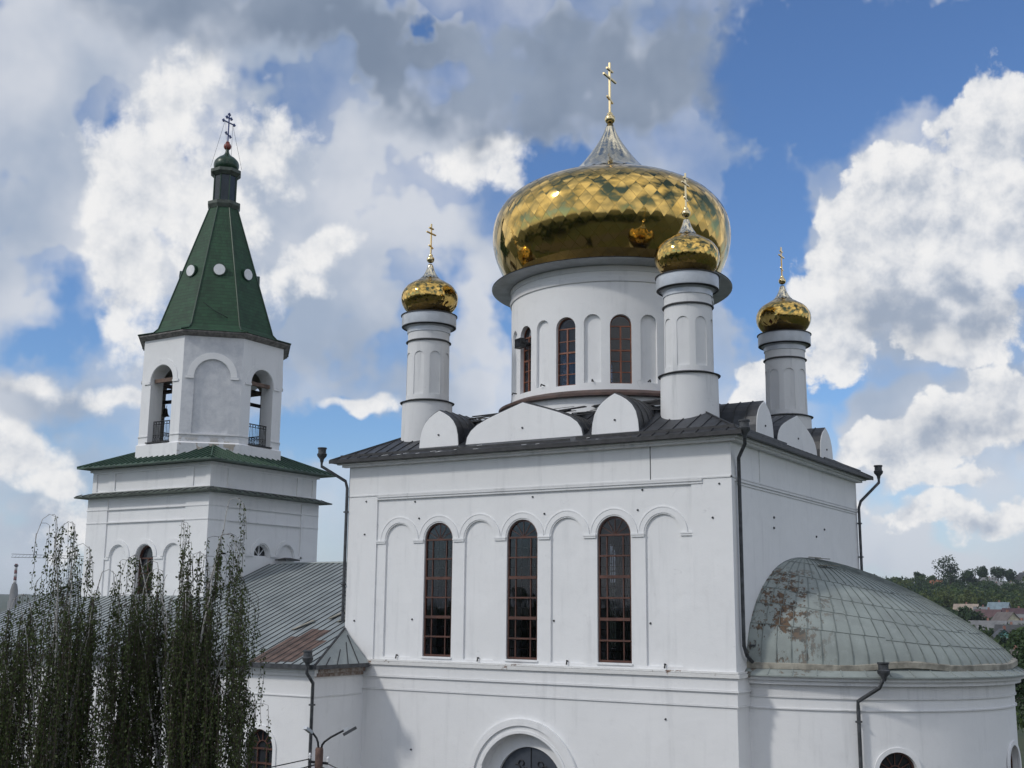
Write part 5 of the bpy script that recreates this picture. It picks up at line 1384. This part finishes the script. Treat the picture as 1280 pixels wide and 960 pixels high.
HS = [(-11.15, 545, 8, 12, 3, 3, 80, WHT, R_TAN, 'white cottage with a tan roof at the top left of the village'),
 (-10.45, 530, 7, 9, 3, 2.4, 90, WHT, R_GRY, 'low white house with grey roof right of the tan-roofed cottage'),
 (-9.8, 520, 8, 10, 4, 4.2, 70, WHT, R_BLU, 'tall white house with steep blue-grey roof in the upper village'),
 (-10.25, 470, 8, 11, 3.2, 3.6, 75, BRN, R_MAR, 'brown house with maroon roof below the low white house'),
 (-9.0, 485, 9, 14, 3.4, 3.6, 85, BRN, R_DMAR, 'long brown house with very dark maroon roof at the upper right of the village'),
 (-8.2, 500, 8, 10, 3.4, 3.2, 95, WHT, R_MAR, 'white house with maroon roof at the far right of the village'),
 (-9.55, 415, 8.5, 11, 3.6, 4.2, 32, CRM, R_BRN, 'cream-walled house with brown gabled roof in the middle of the village'),
 (-8.7, 425, 9, 12, 3.2, 3.4, 100, GRY, R_GRY, 'grey house with wide grey roof right of the cream-walled one'),
 (-10.3, 385, 8, 13, 3, 2.8, 80, GRY, R_GRY, 'grey bungalow with long grey roof beside the dark bushy tree'),
 (-8.95, 385, 7, 9, 3, 3, 60, TEAL, R_GRY, 'teal house with grey roof behind the cream gabled house'),
 (-9.75, 345, 6.0, 8, 2.8, 2.6, 10, TEAL, R_DK, 'small teal house with black roof, gable towards the church'),
 (-8.85, 340, 7.5, 10, 3, 3, 12, CRM, R_DK, 'cream gabled house with dark roof at the lower right of the village'),
 (-7.7, 360, 8, 10, 3, 3, 20, WHT, R_BRN, 'white gabled house with brown roof just outside the village lane'),
 (-9.35, 362, 8, 10, 3, 2.8, 85, BRN, R_DK, 'brown shed-like house with black roof between the teal and cream houses'),
 (-9.3, 255, 11, 14, 3, 2.6, 60, GRY, R_BRN, 'nearest big house with low brown roof, just beyond the apse edge'),
 (-8.2, 262, 9, 11, 3, 2.6, 85, GRY, R_DK, 'dark-roofed house right behind the nearest brown-roofed one'),
 (-10.15, 835, 9, 15, 4, 4, 40, WHT, R_GRY, 'white gabled house with long grey roof on the ridge'),
 (-9.85, 805, 7, 10, 3, 2.4, 75, WHT, R_GRY, 'small white outbuilding below the gabled house on the ridge'),
 (-9.25, 825, 7, 18, 3, 2.2, 85, WHT, R_GRY, 'long low white building with grey roof on the ridge'),
 (-8.75, 865, 9, 12, 5.5, 5, 20, GRY, R_DK, 'dark-gabled house topping the ridge at the right edge'),
 (-8.6, 815, 8, 9, 4, 2.6, 10, CRM, R_GRY, 'cream house below the dark gable at the right edge of the ridge'),
 (-12.35, 800, 7, 9, 4, 3, 70, WHT, R_ORG, 'small white house with orange roof left of the tallest ridge tree'),
 (-10.75, 860, 8, 12, 3.5, 2.6, 85, GRY, R_DK, 'grey cabin half hidden between the ridge trees')]
for h_ in HS: house(*h_)
house(-8.35, 104, 7, 8, 2.2, 1.3, 80, TEAL, R_GRN, 'low shed with dark green metal roof at the lower right corner', False, -3.2)
house(-56.5, 210, 12, 16, 4.5, 3.2, 70, GRY, R_BRN, 'grey house with brown roof behind the left birch', True)
house(-60.0, 300, 12, 16, 4.5, 3.2, 80, WHT, R_GRY, 'white house with grey roof beyond the left edge of the wing', True)

# chimney and crane far off to the left
x, y, z = polar(-54.5, 1100)
ch = empty('factory_chimney', (x, y, z), 'far red and white banded chimney on a tapering grey tower, behind the left birch', 'chimney')
Mr = simple('banded_red', (.16, .05, .045), .8); Mw = simple('banded_white', (.45, .45, .45), .8)
zb = 28.5 - z; bm = mb_new(); lathe(bm, [(4.6, -5), (4.4, zb * .6), (3.6, zb * .62), (3.2, zb * .85), (2.0, zb)], (0, 0), 16); link('tower_base', bm, simple('far_concrete', (.18, .18, .18), .9), ch, True)
for i in range(6):
    bm = mb_new(); a = zb + i * 2.8; r0 = 1.35 - i * .05; capped(bm, [(r0, a), (r0 - .05, a + 2.79)], (0, 0), 14); link('chimney_band', bm, Mr if i % 2 else Mw, ch, True)
bm = mb_new(); capped(bm, [(1.7, zb + 14.5), (1.7, zb + 16)], (0, 0), 14); link('platform', bm, M_IRON, ch)
x, y, z = polar(-52.3, 800)
cr = empty('tower_crane', (x, y, z), 'far thin tower crane whose jib crosses behind the left birch', 'crane')
zt = 10 + 800 * math.tan(radians(2.12)) - z
bm = mb_new()
for sx in (-1, 1):
    for sy in (-1, 1): beam(bm, (sx * .7, sy * .7, -2), (sx * .7, sy * .7, zt + 4), .18, .18, up=(0, 1, 0))
zz = 0
while zz < zt: beam(bm, (-.7, -.7, zz), (.7, -.7, zz + 1.6), .12, .12); beam(bm, (.7, .7, zz), (-.7, .7, zz + 1.6), .12, .12); zz += 1.8
link('mast', bm, M_PIPE, cr)
jd = Vector((-.72, -.62, 0)).normalized(); jl = Vector((cos(radians(52.3)), sin(radians(52.3)), 0))
bm = mb_new()
for (o_, zz) in ((0, zt), (.0, zt + 1.4)): beam(bm, -jl * 34 + Vector((0, 0, zz + (.6 if zz > zt else 0))), jl * 17 + Vector((0, 0, zz)), .28, .28)
for k in range(26): beam(bm, jl * (-34 + 2 * k) + Vector((0, 0, zt)), jl * (-33 + 2 * k) + Vector((0, 0, zt + 1.5)), .12, .12)
link('jib', bm, M_PIPE, cr)
bm = mb_new(); beam(bm, jl * 14 + Vector((0, 0, zt - 2)), jl * 17 + Vector((0, 0, zt - 2)), 1.5, 2); link('counterweight', bm, M_CONC, cr)

# ------------------------------------------------------------------ street lamp and wires
LP = Vector((-1.93, -18.78, 0))
lamp = empty('street_lamp', LP, 'concrete lamp post with a rusty sleeve and two curved lamp arms, before the low wing', 'street lamp')
def LPt(px, py, dep=0.): return RT * ((px - 400) * .01765) + FW * dep + Vector((0, 0, 7.12 + (932 - py) * .01765))
bm = mb_new(); lathe(bm, [(0, -.3), (.15, -.3), (.07, 6.6), (0, 6.6)], (0, 0), 12); link('pole', bm, M_CONC, lamp, True, 40)
bm = mb_new(); lathe(bm, [(0, 6.25), (.085, 6.25), (.085, 7.1), (.07, 7.14), (0, 7.14)], (0, 0), 12); link('sleeve', bm, M_CONCRED, lamp, True, 40)
bm = mb_new(); tube(bm, [LPt(402, 934), LPt(403, 928), LPt(406, 924), LPt(413, 919), LPt(432, 909)], [.022] * 5, 8); link('lamp_arm', bm, M_IRON, lamp, True)
bm = mb_new(); tube(bm, [LPt(399, 934), LPt(398, 925), LPt(396, 920), LPt(391, 914), LPt(388, 911, -.1)], [.022] * 5, 8); link('lamp_arm', bm, M_IRON, lamp, True)
bm = mb_new(); beam(bm, LPt(428, 916), LPt(443, 907.5), .07, .06); h1_ = link('lamp_head', bm, M_PIPE, lamp)
bm = mb_new(); beam(bm, LPt(428.2, 910.8), LPt(433.5, 908.5), .06, .05); link('lamp_head', bm, M_CAPMETAL, lamp)
bm = mb_new(); beam(bm, LPt(390.5, 913, -.1), LPt(384.5, 907, -.25), .10, .06); link('lamp_head', bm, M_CAPMETAL, lamp)
bm = mb_new(); beam(bm, LPt(388, 947), LPt(411, 949), .05, .05); link('crossbar', bm, M_IRON, lamp)
for (a_, b_) in ((389, 941), (410.5, 945)):
    bm = mb_new(); p = LPt(a_, b_); lathe(bm, [(0, p.z - .07), (.02, p.z - .05), (.035, p.z - .02), (.02, p.z), (.035, p.z + .02), (.02, p.z + .07), (0, p.z + .07)], (p.x, p.y), 10); link('insulator', bm, M_WHITEPAINT, lamp, True)
def wire(a, b, sag, label, r=.012):
    bm = mb_new(); tube(bm, [a.lerp(b, t) - Vector((0, 0, sag * 4 * t * (1 - t))) for t in [k / 20 for k in range(21)]], r, 5)
    tag(link('overhead_wire', bm, M_IRON), label, 'wire', 'overhead wires at the lamp post')
A1 = LP + LPt(389, 944); A2 = LP + LPt(410, 949); A3 = LP + LPt(398, 950)
wire(A1, LP + RT * -16 + FW * -7 + Vector((0, 0, 6.0)), .5, 'thin black wire running left from the lamp post, topmost of the two')
wire(A3, LP + RT * -16 + FW * -6.6 + Vector((0, 0, 5.4)), .6, 'thin black wire running left from the lamp post, lower of the two', .015)
wire(A2, LP + RT * 14 + FW * -9 + Vector((0, 0, 4.2)), .5, 'thin black wire running right from the end of the crossbar')
wire(A3, LP + RT * 14 + FW * -8 + Vector((0, 0, 4.0)), .7, 'thin black wire with a joint running right from the pole', .015)

# ------------------------------------------------------------------ haze
bm = mb_new(); box(bm, -9600, 9600, -9600, 9600, -75, 64)
def _hz():
    m = bpy.data.materials.new('haze'); m.use_nodes = True; n = m.node_tree.nodes; n.clear()
    v = n.new('ShaderNodeVolumePrincipled'); v.inputs['Color'].default_value = (.80, .88, 1, 1); v.inputs['Density'].default_value = .00010; v.inputs['Anisotropy'].default_value = .2
    o = n.new('ShaderNodeOutputMaterial'); m.node_tree.links.new(v.outputs[0], o.inputs['Volume']); return m
tag(link('haze', bm, _hz()), kind='stuff')
